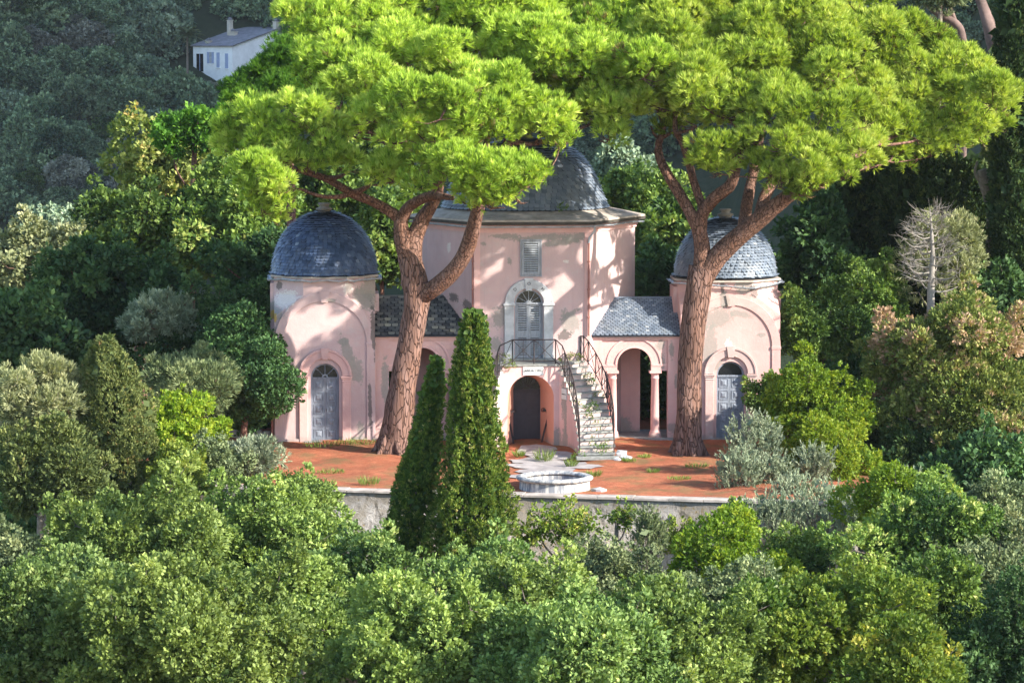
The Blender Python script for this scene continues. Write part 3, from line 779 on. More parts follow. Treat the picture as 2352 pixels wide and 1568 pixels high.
for sg in (-1,1):
    for i in range(NS):
        t0,t1=i/NS,(i+1)/NS; z1=ZL*(1-(i+1)/(NS+1))
        ns=2
        for k in range(ns):
            ta,tb=t0+(t1-t0)*k/ns,t0+(t1-t0)*(k+1)/ns
            a,b,c,d=PT(IN,ta,sg),PT(IN,tb,sg),PT(OU,tb,sg),PT(OU,ta,sg)
            vs=[(p.x,p.y,z) for z in (-.1,z1-.045) for p in (a,b,c,d)]
            stw.add(vs,[(4,5,6,7),(0,1,5,4),(2,3,7,6)])
        a,b=PT(IN,t1,sg),PT(OU,t1,sg); RS[sg].add([(a.x,a.y,0),(b.x,b.y,0),(b.x,b.y,z1-.045),(a.x,a.y,z1-.045)],[(0,1,2,3)])
    a,b=PT(IN,0,sg),PT(OU,0,sg); RS[sg].add([(a.x,a.y,0),(b.x,b.y,0),(b.x,b.y,ZL-.08),(a.x,a.y,ZL-.08)],[(0,1,2,3)])
sw=stw.build('staircase_wall', M['stairwall'], B)
for q_ in (1,-1): RS[q_].build('risers', M['step_face'], sw)
mb=MB(); A=[(NCX-NRo,0)]+arc(NCX,NZo,NRo,24)+[(NCX+NRo,0)]; C=[(CCX-CR,0)]+arc(CCX,CZS,CR,24)+[(CCX+CR,0)]
for i in range(len(A)-1): mb.add([(A[i][0],SY+.02,A[i][1]),(A[i+1][0],SY+.02,A[i+1][1]),(C[i+1][0],0.01,C[i+1][1]),(C[i][0],0.01,C[i][1])],[(0,1,2,3)],.5,True)
mb.build('niche', M['niche'], sw)
def jag(p,q,n,amp,rr):
    out_=[]
    for i in range(n+1):
        v_=p.lerp(q,i/n); v_.y+=rr.uniform(-amp,amp)*(0<i<n); v_.z+=rr.uniform(-amp*.25,amp*.25); out_.append(v_)
    return out_
rr=random.Random(5)
for sg in (1,-1):
    for i in range(NS):
        t0,t1=i/NS,(i+1)/NS+.012; z1=ZL*(1-(i+1)/(NS+1))
        a,b,c,d=PT(IN,t0,sg),PT(IN,min(1.03,t1),sg),PT(OU,min(1.03,t1),sg),PT(OU,t0,sg)
        e=(a-d).normalized()*.05; a+=e;b+=e;c-=e;d-=e
        fr=jag(b,c,9,.018,rr)
        pts=[(p.x,p.y) for p in [a]+fr+[d]]
        mb=MB(); n=len(pts); dz=[rr.uniform(-.006,.006) for _ in pts]
        vs=[(p[0],p[1],z1-.045+q) for p,q in zip(pts,dz)]+[(p[0],p[1],z1+q) for p,q in zip(pts,dz)]
        mb.add(vs,[tuple(range(n-1,-1,-1)),tuple(range(n,2*n))]+[(k,(k+1)%n,(k+1)%n+n,k+n) for k in range(n)])
        mb.build('tread', M['step'], sw)
# landing slab
o1,o2=PT(OU,0,1),PT(OU,0,-1); i1,i2=PT(IN,0,1),PT(IN,0,-1)
mb=MB(); mb.zprism([(i2.x-.08,i2.y-.07),(i1.x+.08,i1.y-.07),(o1.x+.05,-.005),(o2.x-.05,-.005)],ZL-.08,ZL)
mb.zprism([(DCX-1.0,-.32),(DCX+1.0,-.32),(DCX+1.0,-.005),(DCX-1.0,-.005)],ZL+.002,ZL+.10)
mb.build('landing', M['step'], B, bevel=.01)
# base kerb stones of flight
for sg in (1,-1):
    a=PT(IN,1,sg); b=PT(OU,1,sg); mb=MB(); mb.box(min(a.x,b.x)-.15,max(a.x,b.x)+.15,-5.55,-5.16,0,.13); mb.build('bottom_step', M['step'], sw, bevel=.015)
# railings
def rail(name, pts, h=.93, r=.022, post=3, parent=B):
    mb=MB(); top=[p+Vector((0,0,h)) for p in pts]; bot=[p+Vector((0,0,.12)) for p in pts]
    mb.tube(top,r*1.15,6); mb.tube(bot,r*.8,5)
    idx=list(range(0,len(pts),post)); 
    if idx[-1]!=len(pts)-1: idx.append(len(pts)-1)
    for i in idx: mb.tube([pts[i],top[i]],r,5)
    for i,j in zip(idx,idx[1:]):
        m_=(i+j)//2
        mb.tube([bot[i],top[j]],r*.62,4); mb.tube([top[i],bot[j]],r*.62,4); mb.tube([bot[m_],top[m_]],r*.55,4)
    return mb.build(name, M['iron'], parent)
ra=L(1177,835,SY); rb=L(1276,835,SY)
rail('balcony_railing',[Vector((ra.x+(rb.x-ra.x)*k/8,SY-.02,ZL)) for k in range(9)],.93,.023,4)
def stair_z(t): return ZL*(1-t*NS/(NS+1))+.03
for sg in (1,-1):
    x_=rb.x if sg>0 else ra.x
    pts=[Vector((x_,SY-.02,ZL))]+[PT(IN,t/12,sg)+Vector((sg*.03 if False else 0,0,stair_z(t/12))) for t in range(1,13)]
    rail('stair_railing',pts,.93,.023,2)
    pts=[PT(OU,t/14,sg)+Vector((0,0,stair_z(t/14))) for t in range(0,15)]
    pts=[Vector((SCX+sg*1.98,-.03,ZL)),Vector((SCX+sg*2.1,-.06,ZL))]+pts[1:]
    rail('stair_railing',pts,.93,.023,2)
# crypt door
cd=empty('crypt_door'); cd.parent=B
mb=MB(); mb.box(CCX-CR,CCX+CR,.12,.2,0,CZS-.02)
for sg in (-1,1):
    for z0,z1 in ((.12,1.0),(1.12,1.28),(1.4,CZS-.15)):
        xa=CCX+(sg-1)*CR/2+.06 if sg<0 else CCX+.05; xa=CCX-CR+.05 if sg<0 else CCX+.04; xb=xa+CR-.09
        mb.box(xa,xb,.095,.12,z0,z1); mb.box(xa+.05,xb-.05,.082,.095,z0+.04,z1-.04)
mb.build('door_leaf', M['darkdoor'], cd)
mb=MB(); mb.prism([(CCX-CR,CZS)]+arc(CCX,CZS,CR-.005)+[(CCX+CR,CZS)],.17,.2); mb.build('fanlight', M['glass_and_shade'], cd)
mb=MB(); mb.box(CCX-CR,CCX+CR,.09,.16,CZS-.03,CZS+.02)
for i in range(1,12):
    an=math.pi*i/12; d=Vector((math.cos(an),0,math.sin(an))); c=Vector((CCX,.13,CZS)); mb.tube([c+d*.16,c+d*CR],.012,4)
ring(mb,CCX,CZS,.13,.17,.11,.15,14); mb.build('fanlight_bars', M['darkdoor'], cd)
# plaques
def plaque(x0,x1,z0,z1,y,rz=0):
    mb=MB(); mb.box(x0,x1,y-.035,y,z0,z1); return mb.build('plaque', M['marble_bright'], B, bevel=.006)
a=L(1201,866-4,SY); b=L(1248,846,SY)
pq=plaque(a.x,b.x,ZL-.42,ZL-.10,SY-.002)
letter('JANUA CŒLI',.125,((a.x+b.x)/2,SY-.045,ZL-.25),0,pq,'inscription')
def scribble(pl,x0,x1,z,y,n,sd):
    rr=random.Random(sd); mb=MB(); x=x0
    while x<x1:
        w_=rr.uniform(.012,.035); h_=rr.uniform(.015,.03); mb.box(x,x+w_,y-.004,y,z-h_,z+h_*.6); x+=w_+rr.choice((.008,.012,.03))
    mb.build('inscription', M['letters'], pl)
tq=.17; q=PT(IN,tq,1)
for sg,ang in ((1,None),(-1,None)):
    q=PT(IN,.13,sg); q2=PT(IN,.20,sg); d=(q2-q).normalized(); mid=(q+q2)/2
    pl=empty('plaque'); pl.parent=B
    an=math.atan2(d.y,d.x) if sg>0 else math.atan2(-d.y,-d.x)
    pl.location=(mid.x,mid.y,L(1290,905,-1.8).z); pl.rotation_euler=(0,0,an)
    mb=MB(); mb.box(-.2,.2,-.045,-.005,-.2,.2); mb.build('plaque_slab', M['marble_bright'], pl, bevel=.006)
    scribble(pl,-.15,.15,.0,-.047,9,3+sg)
# --- porticos
PY=.42
def portico(sgn, mat, smat, cxp, x_in, x_out, seed):
    cx=L(cxp,850,PY).x; zs_=L(cxp,838,PY).z; r=39.5*mpp(0); ze=L(cxp,768,PY).z
    xl,xr_=min(x_in,x_out),max(x_in,x_out)
    pl_=L(893 if sgn<0 else 1383,800,PY).x; pr_=L(1047 if sgn<0 else 1534,800,PY).x
    fl=.10
    mb=MB()
    # outer frame wall at y=PY, inner panel recessed
    pz=L(cxp,781,PY).z
    mb.box(xl,pl_,PY,PY+.4,0,ze); mb.box(pr_,xr_,PY,PY+.4,0,ze); mb.box(pl_,pr_,PY,PY+.4,pz,ze)
    zc=L(cxp,852,PY).z                        # lintel underside = top of capitals
    wall_arch(mb,pl_,pr_,zc,pz,cx,r,zs_,PY+.07,PY+.38)
    mb.box(xl,xr_,PY-.04,PY,ze-.14,ze-.02)
    # inner side wall seen through the arch, back wall ends
    ws=cx-.35 if sgn>0 else cx+.35
    xb0,xb1=(L(1409,900,3).x,L(1468,900,3).x) if sgn>0 else (L(965,900,3).x,L(1024,900,3).x)
    mb.box(xb0-.6,xb1,2.6,3.0,0,ze)
    pw=mb.build('portico_wall', mat, B)
    mb=MB(); ring(mb,cx,zs_,r,r+.075,PY+.02,PY+.09); ring(mb,cx,zs_,r+.35,r+.42,PY+.035,PY+.075)
    mb.box(pl_,cx-r,PY+.045,PY+.07,zs_-.05,zs_+.03); mb.box(cx+r,pr_,PY+.045,PY+.07,zs_-.05,zs_+.03)
    mb.build('archivolt', M['trim'], pw)
    for q in (-1,1):
        x=cx+q*(r+.17); mb=MB()
        h=zc-fl
        mb.lathe([(.235,.0),(.235,.14),(.22,.14),(.22,.20),(.19,.24),(.175,.28),(.172,h*.4),(.15,h-.32),(.165,h-.31),(.165,h-.27),(.15,h-.26),(.15,h-.17),(.20,h-.09)],(x,PY+.22,fl),24)
        mb.box(x-.23,x+.23,PY-.01,PY+.45,zc-.09,zc-.002); mb.box(x-.26,x+.26,PY-.04,PY+.48,0,fl+.02)
        mb.build('column', M['trim'], pw)
    mb=MB(); mb.box(xl,xr_,PY-.10,3.2,-.05,fl); mb.build('portico_floor', M['step'], pw)
    # roof
    ey,ry=.28,2.1; zr=L(cxp,684 if sgn>0 else 680,ry).z; z0=ze-.02
    mb=MB()
    mb.add([(xl-.1,ey,z0),(xr_+.1,ey,z0),(xr_+.1,ry,zr),(xl-.1,ry,zr),(xl-.1,2*ry-ey,z0),(xr_+.1,2*ry-ey,z0),
            (xl-.1,ey,z0-.06),(xr_+.1,ey,z0-.06)],[(0,1,2,3),(3,2,5,4),(6,7,1,0),(6,4,5,7)])
    rf=mb.build('portico_roof', M['gap'], pw)
    mb=MB(); V=Vector((0,ry-ey,zr-z0)); 
    plane_scales(mb,(xl-.05,ey-.03,z0+.004),(1,0,0),V,xr_-xl+.1,V.length,.27 if sgn<0 else .17,None,seed,.028 if sgn<0 else .014)
    mb.tube([(xl-.1,ry,zr+.01),(xr_+.1,ry,zr+.01)],.045,6)
    mb.build('slate_scales', smat, rf)
    return pw
CLX,CRX=L(746,800,.3).x,L(1677,800,.3).x
CHW=1.93
portico(-1,M['portico'],M['slate_patchy'],971,L(1095,700,0).x-.1,CLX+CHW-.02,4)
portico(1,M['portico'],M['slate_grey'],1457,L(1352,700,0).x+.0,CRX-CHW+.02,9)
# --- chapels
CY=.12
def chapel(cx, mat, smat, trim, ax, seed, dome_top, base_py, eave_py, spr, dz0_py):
    hw=1.92; ap=1.95; c=(cx,CY+ap)
    z_s=L(746,spr,CY).z; ztop=L(746,eave_py,CY).z
    k=mpp(CY)
    do=32.5*k; dzs=L(746,867,CY).z; dz0=.10
    mb=MB()
    # arched front arm with the doorway
    n=28; A=arc(cx,z_s,hw,n); Dq=arc(cx,dzs,do,n)
    y0=CY
    f_=[((cx-hw,y0,0),(cx-do,y0,0),(cx-do,y0,dzs),(cx-hw,y0,z_s)),((cx+do,y0,0),(cx+hw,y0,0),(cx+hw,y0,z_s),(cx+do,y0,dzs))]
    for i in range(n): a,b,c_,d_=Dq[i],Dq[i+1],A[i+1],A[i]; f_.append(((a[0],y0,a[1]),(b[0],y0,b[1]),(c_[0],y0,c_[1]),(d_[0],y0,d_[1])))
    for q in f_: mb.add(q,[(0,1,2,3)])
    O=[(cx-hw,0)]+A+[(cx+hw,0)]
    for a,b in zip(O,O[1:]): mb.add([(a[0],y0,a[1]),(b[0],y0,b[1]),(b[0],y0+1.3,b[1]),(a[0],y0+1.3,a[1])],[(0,1,2,3)])
    Iq=[(cx-do,0)]+Dq+[(cx+do,0)]
    for a,b in zip(Iq,Iq[1:]): mb.add([(a[0],y0,a[1]),(a[0],y0+.26,a[1]),(b[0],y0+.26,b[1]),(b[0],y0,b[1])],[(0,1,2,3)])
    # square lower body behind, drum above
    mb.box(cx-hw+.01,cx+hw-.01,CY+.4,CY+2*ap,0,z_s-.02)
    r8=ap/math.cos(math.pi/8)
    oc=[(c[0]+r8*math.cos(math.radians(22.5+45*i)),c[1]+.05+r8*math.sin(math.radians(22.5+45*i))) for i in range(8)]
    mb.zprism(oc,dzs+do+.3,ztop)
    # side arms
    for sg in (-1,1):
        xa,xb=sorted((cx+sg*(hw-.05),cx+sg*(hw+.17))); mb.box(xa,xb,CY+1.2,CY+2.7,0,ztop-.25 if sg<0 else L(746,735,CY).z+.9)
        # sloping corner shoulders between square and drum
        za=L(746,678,CY).z; zb=L(746,728,CY).z; w2=ap*math.tan(math.pi/8)
        p=[(cx+sg*w2,CY+.06,za),(cx+sg*(hw+.0),CY+.06+ap-w2,za),(cx+sg*(hw+.0),CY+.10,zb)]
        pb=[(q[0],q[1],zb-.9) for q in p]
        mb.add(p+pb,[(0,1,2),(0,2,5,3),(2,1,4,5)])
    cw=mb.build('chapel_wall', mat, B)
    mb=MB(); ring(mb,cx,z_s,hw-.33,hw,CY-.05,CY+.01,40); voussoir(mb,cx,z_s,hw-.36,hw+.04,.12,.20,CY-.10,CY+.02)
    mb.box(cx+hw-.33,cx+hw,CY-.05,CY,.0,z_s-.12); mb.box(cx-hw,cx-hw+.33,CY-.05,CY,.0,z_s-.12)
    mb.box(cx+hw-.35,cx+hw+.02,CY-.07,CY,z_s-.12,z_s-.0); mb.box(cx-hw-.02,cx-hw+.35,CY-.07,CY,z_s-.12,z_s)
    mb.box(cx-hw-.03,cx-do-.4,CY-.07,CY+.0,-.05,.18); mb.box(cx+do+.4,cx+hw+.03,CY-.07,CY+.0,-.05,.18)
    mb.build('great_arch', mat, cw, bevel=.008)
    # doorway
    dr=empty('chapel_door'); dr.parent=B
    so_=59*k; 
    mb=MB(); ring(mb,cx,dzs+.08,do+.12,so_-.0,CY-.09,CY+.01,32); ring(mb,cx,dzs+.08,so_-.05,so_+.04,CY-.13,CY-.0,32)
    voussoir(mb,cx,dzs+.08,do+.10,so_+.06,.10,.15,CY-.16,CY)
    for sg in (-1,1):
        xa,xb=sorted((cx+sg*(do+.12),cx+sg*so_)); mb.box(xa,xb,CY-.09,CY+.01,0,dzs-.06); mb.box(xa-.03,xb+.03,CY-.13,CY+.01,dzs-.06,dzs-.0); mb.box(xa-.05,xb+.05,CY-.16,CY+.01,dzs+.0,dzs+.06)
        mb.box(xa-.01,xb+.01,CY-.11,CY+.01,dzs-.16,dzs-.12)
    mb.build('door_surround', trim, dr, bevel=.01)
    mb=MB(); mb.box(cx-do-.25,cx+do+.25,CY-.24,CY+.2,-.03,dz0); mb.build('doorstep', M['step'], dr, bevel=.012)
    mb=MB(); ring(mb,cx,dzs,do-.07,do,CY+.14,CY+.24,28); mb.box(cx-do,cx-do+.05,CY+.14,CY+.24,dz0,dzs); mb.box(cx+do-.05,cx+do,CY+.14,CY+.24,dz0,dzs)
    mb.box(cx-do+.05,cx+do-.05,CY+.12,CY+.24,dzs-.07,dzs-.0)
    if ax:
        for an in (45,90,135):
            q=math.radians(an); d=Vector((math.cos(q),0,math.sin(q))); c0=Vector((cx,CY+.18,dzs)); mb.tube([c0+d*.1,c0+d*(do-.05)],.015,5)
        ring(mb,cx,dzs,.06,.12,CY+.15,CY+.2,10)
    mb.build('door_frame', M['door'], dr)
    mb=MB(); mb.prism([(cx-do,dzs)]+arc(cx,dzs,do-.01)+[(cx+do,dzs)],CY+.21,CY+.24); mb.build('fanlight', M['glass_and_shade'], dr)
    for sg in (0,1):
        xa=cx-do+.055+sg*(do-.05); xb=xa+do-.06
        mb=MB(); yb=CY+.22; mb.box(xa,xb,yb-.045,yb,dz0+.01,dzs-.075)
        hh=(dzs-.09-dz0)/5
        for i in range(5):
            za,zb=dz0+.05+hh*i+.03,dz0+hh*(i+1)-.03
            x2,x3=xa+.09,xb-.09
            # moulding and raised diamond panel
            for (u0,u1,v0,v1) in ((x2-.03,x2,za,zb),(x3,x3+.03,za,zb),(x2,x3,za-.0,za+.03),(x2,x3,zb-.03,zb)): mb.box(u0,u1,yb-.065,yb-.045,v0,v1)
            cz=(za+zb)/2; cc=(x2+x3)/2; q=.05
            O4=[(x2+.03,yb-.046,za+.05),(x3-.03,yb-.046,za+.05),(x3-.03,yb-.046,zb-.05),(x2+.03,yb-.046,zb-.05)]
            I4=[(cc-q,yb-.08,cz-q),(cc+q,yb-.08,cz-q),(cc+q,yb-.08,cz+q),(cc-q,yb-.08,cz+q)]
            mb.add(O4+I4,[(4,5,6,7)]+[(j,(j+1)%4,(j+1)%4+4,j+4) for j in range(4)])
        o=mb.build('door_leaf', M['door'], dr)
        if sg: 
            mb=MB(); mb.tube([(xa+.04,yb-.09,1.2),(xa+.04,yb-.09,1.32)],.014,6); mb.build('door_handle', M['iron'], dr)
    # dome
    sc=(CY+ap); rd=119.5*mpp(sc) if ax else 116*mpp(sc)
    zb=L(746,base_py,sc-rd).z; zt=L(746,dome_top,sc).z; hgt=zt-zb
    pr=[(rd+.10,zb-.05)]+[(rd*math.cos(i/14*math.pi/2)**.93, zb+hgt*math.sin(i/14*math.pi/2)**1.02) for i in range(14)]+[(.10,zt)]
    mb=MB(); mb.lathe([(r-.012,z) for r,z in pr],(cx,sc+.05,0),56); dm=mb.build('chapel_dome', M['gap'], B)
    mb=MB(); scales(mb,pr,(cx,sc+.05,0),.165,seed); mb.build('slate_scales', smat, dm)
    mb=MB(); mb.lathe([(.33,-.16),(.33,-.05),(.24,-.02),(.25,.06),(.32,.10),(.31,.15),(.20,.19),(.16,.24),(.24,.31),(.22,.35),(.01,.36)],(cx,sc+.05,zt),20); mb.build('finial', M['finial'], dm)
    mb=MB(); mb.zprism([(c[0]+(r8+.13)*math.cos(math.radians(22.5+45*i)),c[1]+.05+(r8+.13)*math.sin(math.radians(22.5+45*i))) for i in range(8)],ztop,ztop+.07); mb.build('eaves_slab', M['cap'], dm)
    gutter('chapel_gutter',[(c[0]+(r8+.20)*math.cos(math.radians(22.5+45*i)),c[1]+.05+(r8+.20)*math.sin(math.radians(22.5+45*i)),ztop-.02-(.16 if (i==6 and not ax) else 0)) for i in range(8)],B,.06,seed,.07)
chapel(CLX, M['chapel_l'], M['slate_blue'], M['trim'], True, 21, 487, 634, 640, 787, 1003)
chapel(CRX, M['chapel_r'], M['slate_grey'], M['trim_stained'], False, 23, 503, 642, 652, 800, 1008)
mb=MB(); x=CLX-2.02; mb.tube([(x,CY+.1,0),(x,CY+.1,4.2)],.05,8); mb.build('downpipe', M['rustpipe'], B)

# ------------------------------------------------------------------ leaning iron crosses
def cross(px, py, yl, tilt, label, hgt=1.75):
    p=L(px,py,yl); wpos=B.matrix_basis @ Vector((p.x,yl,.02))
    r_=empty('iron_cross',wpos,0,label=label,cat='cross',group='iron crosses leaning by the crypt door')
    r_.rotation_euler=(math.radians(-8),math.radians(tilt),0)
    mb=MB(); mb.box(-.035,.035,-.02,.02,0,hgt*.95); mb.prism([(-.06,hgt*.62),(.06,hgt*.62),(.10,hgt*.78),(.05,hgt*.9),(0,hgt),(-.05,hgt*.9),(-.10,hgt*.78)],-.022,.022)
    mb.build('shaft',M['iron'],r_)
    mb=MB(); z=hgt*.74; mb.box(-.26,.26,-.024,.024,z-.04,z+.04)
    for q in (-1,1):
        for an in range(0,360,120): mb.lathe([(.035,-.022),(.085,-.022),(.085,.022),(.035,.022),(.035,-.022)],(0,0,0),10) if False else mb.tube([(q*.24+.07*math.cos(math.radians(a)),0,z+.07*math.sin(math.radians(a))+ .0) for a in range(0,361,45)],.017,5)
    mb.tube([(.13*math.cos(math.radians(a)),0,z+.13*math.sin(math.radians(a))) for a in range(0,361,30)],.015,5)
    mb.build('crossbar',M['iron'],r_)
cross(1243,1024,-.75,14,'rusty dark iron cross leaning against the right jamb of the crypt niche')
cross(1180,1026,-.9,-10,'thin dark iron cross leaning inside the left jamb of the crypt niche',1.7)

# ------------------------------------------------------------------ trees
def limb_mesh(mb, pts, rs, n=8, sub=5, wob=.05, seed=0):
    mb.tube(smooth_path(pts,sub), lerp_list(rs,sub), n, wob=wob, seed=seed, cap=True)
def px_r(w, y): return w*.5*mpp(y)
def connect(mb, nodes, tip, r0, r1, rr, n=5, sag=.0):
    """a branch from the best-placed skeleton node to a crown clump"""
    best=None
    for (p,rad) in nodes:
        d=(tip-p).length+ (3.0 if p.z>tip.z-.1 else 0)
        if best is None or d<best[0]: best=(d,p,rad)
    d,p,rad=best
    if d<.2: return
    m1=p.lerp(tip,.35)+Vector((rr.uniform(-1,1),rr.uniform(-1,1),-.35))*.12*d
    m2=p.lerp(tip,.7)+Vector((rr.uniform(-1,1),rr.uniform(-1,1),-.2))*.10*d
    r0=min(r0,rad*.8)
    P=smooth_path([p,m1,m2,tip],4); mb.tube(P,lerp_list([r0,r0*.8,r0*.55,r1],4),n,wob=.06,seed=rr.randint(0,999),cap=False)
    nodes.append((m2,r0*.55)); nodes.append((m1,r0*.8))

def stone_pine(name, label, cat, group, base, trunk, limbs, lobes, seed, foli='pine', bark_='bark_pine', dens=1.0):
    rr=random.Random(seed)
    root=empty(name,base,0,label=label,cat=cat,group=group)
    b=Vector(base)
    mb=MB(); P=[at(p[0],p[1],p[3])-b for p in trunk]; Rr=[px_r(p[2],p[3]) for p in trunk]
    # flare
    P[0].z=-.15; limb_mesh(mb,P,Rr,18,6,.045,seed)
    for k in range(6):
        an=k*1.05+seed; d=Vector((math.cos(an),math.sin(an),0)); mb.tube(smooth_path([P[0]+d*Rr[0]*1.35+Vector((0,0,0)),P[0]+d*Rr[0]*.85+Vector((0,0,.35)),P[0]+d*Rr[0]*.5+Vector((0,0,1.0))],4),lerp_list([.04,.16,.10],4),7)
    mb.build('trunk',M[bark_],root)
    nodes=[(P[-1],Rr[-1])]; mb=MB()
    for li,lb in enumerate(limbs):
        Q=[at(p[0],p[1],p[3])-b for p in lb]; q=[px_r(p[2],p[3]) for p in lb]
        limb_mesh(mb,Q,q,10,5,.05,seed+li); 
        SP=smooth_path(Q,3); SR=lerp_list(q,3)
        for a_,r_ in list(zip(SP,SR))[2:]: nodes.append((a_,r_))
    order=sorted(lobes,key=lambda l:min(((at(l[0],l[1],l[3])-b)-n_[0]).length for n_ in nodes))
    for l in order:
        c=at(l[0],l[1],l[3])-b; rad=l[2]*mpp(l[3])
        c2=c-Vector((0,0,rad*.35)); connect(mb,nodes,c2,.14,.035,rr,6)
        for _ in range(4):
            u=Vector((rr.gauss(0,1),rr.gauss(0,1),rr.gauss(0,.6))).normalized(); e=c+u*rad*.85; m_=c2.lerp(e,.5)+Vector((0,0,-.1))
            mb.tube([c2,m_,e],[.03,.02,.008],4,cap=False)
    mb.build('limbs',M['bark_limb'],root)
    LV=Leaves()
    for l in lobes:
        c=np.array(at(l[0],l[1],l[3])-b); rad=l[2]*mpp(l[3])*1.12
        v_=.55+rr.gauss(0,.10)
        # a lobe is itself a cluster of smaller cushions
        ns=11
        for _ in range(ns):
            u=np.array([rr.gauss(0,1),rr.gauss(0,1),rr.gauss(.35,.7)]); u/=np.linalg.norm(u)
            cc=c+u*rad*np.array([.68,.68,.58]); r2=rad*rr.uniform(.26,.48)
            lobe_leaves(LV,cc,(r2,r2,r2*.8),'needle',v_+rr.gauss(0,.07),dens=.92*dens,up=.75,under=.25)
    LV.build('crown',F[foli],root)
    return root
def fill(rows, jit, seed):
    """rows: (py, x0, x1, step, r, y0, y1)"""
    rr=random.Random(seed); out_=[]
    for (py,x0,x1,st,r,y0,y1) in rows:
        n=max(1,int((x1-x0)/st))
        for i in range(n+1):
            x=x0+(x1-x0)*i/n if n else x0
            out_.append((x+rr.uniform(-jit,jit),py+rr.uniform(-jit,jit),r*rr.uniform(.82,1.15),rr.uniform(y0,y1)))
    return out_
yb1=-3.3
P1L=[(645,362,46,-6),(590,385,44,-6.5),(705,372,36,-6),(620,330,50,-5.5),(905,395,66,-6),(985,405,66,-8),(1060,385,72,-9),(1135,400,66,-9.5),(1190,385,46,-9),(1010,345,58,-7),(1100,325,66,-7),(1120,440,44,-8.5),(860,400,34,-5),(1185,440,44,-9),(1140,465,36,-9),(1080,455,36,-8.5),(1225,400,34,-9),(800,380,40,-6),(760,350,40,-6),(1260,250,50,-6),
 (1240,285,56,-6),(1285,315,40,-6),(1200,250,52,-5),(1160,300,46,-6),(1300,270,30,-6),
 (1385,245,70,-4),(1440,235,44,-4),(1330,230,58,-3),(1400,310,36,-4.5),(1425,180,60,-3),
 (545,290,48,-4),(600,262,56,-5),(580,345,50,-4),(530,335,36,-4),(700,255,60,-6),(745,300,52,-6),(685,320,52,-5.5),(640,300,46,-5),
 (600,400,48,-7),(640,430,46,-7),(600,465,42,-6.5),(650,468,34,-6.5),(628,498,30,-6),(585,430,38,-6.5),(560,390,36,-6),
 (780,225,66,-6),(850,190,72,-6),(930,235,72,-8),(1010,250,72,-9),(925,300,52,-8),(1085,255,70,-8),(850,265,44,-7),(1150,215,72,-7),(790,150,64,-5),(735,180,52,-4),(1000,310,46,-8),(800,300,40,-5)]
P1L+=fill([(130,760,1500,92,72,-6,-3),(85,745,1500,95,74,-4,-1),(35,720,1500,95,76,-2.5,1),(-15,740,1500,95,78,-1,3),(-70,800,1460,110,80,0,5),(160,1230,1480,80,60,-6,-3),
  (200,900,1300,120,60,-1,3),(300,850,1100,120,56,-1,2),(130,800,1500,110,70,0,4),(60,800,1500,110,70,3,6),(240,960,1180,90,60,-3,1)],16,3)
tr1=[(905,1037,84,yb1),(908,1010,74,yb1),(916,950,68,yb1),(926,880,62,yb1),(940,800,58,yb1),(952,735,58,yb1),(956,690,60,yb1),(955,655,62,yb1),(948,625,58,yb1),(938,590,50,yb1)]
lm1=[[(965,680,46,yb1),(1000,660,42,yb1-.4),(1040,622,38,yb1-.8),(1073,571,36,yb1-1.2),(1094,500,32,yb1-1.8),(1104,440,26,yb1-2.5),(1110,380,20,yb1-3),(1120,320,14,yb1-3)],
 [(940,600,50,yb1),(928,560,40,yb1),(920,515,34,yb1),(908,495,26,yb1),(857,463,22,yb1-.3),(808,444,20,yb1-.8),(745,409,16,yb1-1.5),(675,387,12,yb1-2.3),(639,367,8,yb1-2.5)],
 [(808,444,14,yb1-.8),(775,452,11,yb1-1.2),(735,450,9,yb1-1.8),(695,436,6,yb1-2.2)],
 [(918,515,30,yb1),(935,480,27,yb1-.2),(965,458,24,yb1-.6),(1000,449,20,yb1-1.2),(1040,455,12,yb1-2)],
 [(945,610,48,yb1),(950,555,42,yb1+.1),(968,510,36,yb1+.3),(992,470,30,yb1+.3),(1005,430,26,yb1+.4),(1000,380,22,yb1),(985,320,18,yb1-.5),(960,260,14,yb1-1)],
 [(1000,400,18,yb1),(960,335,14,yb1-.6),(938,300,12,yb1-1),(885,270,10,yb1-1.5),(850,230,7,yb1-2)],
 [(960,330,13,yb1-.6),(900,327,11,yb1-1.4),(850,305,9,yb1-1.8),(790,300,6,yb1-2)],
 [(1005,430,22,yb1+.4),(1030,370,18,yb1),(1045,320,16,yb1-.4),(1060,240,14,yb1-1),(1110,140,10,yb1),(1200,60,7,yb1+1)],
 [(1110,380,18,yb1-3),(1170,330,13,yb1-2),(1230,330,10,yb1-2),(1320,300,8,yb1-1),(1390,270,6,yb1-.5)],
 [(1120,470,10,yb1-3),(1180,440,8,yb1-4),(1240,420,6,yb1-4)],
 [(990,380,16,yb1),(900,260,13,yb1),(840,160,10,yb1),(790,80,7,yb1)]]
b1=at(905,1037,yb1); 
stone_pine('stone_pine','huge stone pine with leaning trunk forking left of the tower','pine tree','large stone pines over the mausoleum',(b1.x,yb1,tz(b1.x,yb1)),tr1,lm1,P1L,5)
yb2=-3.4
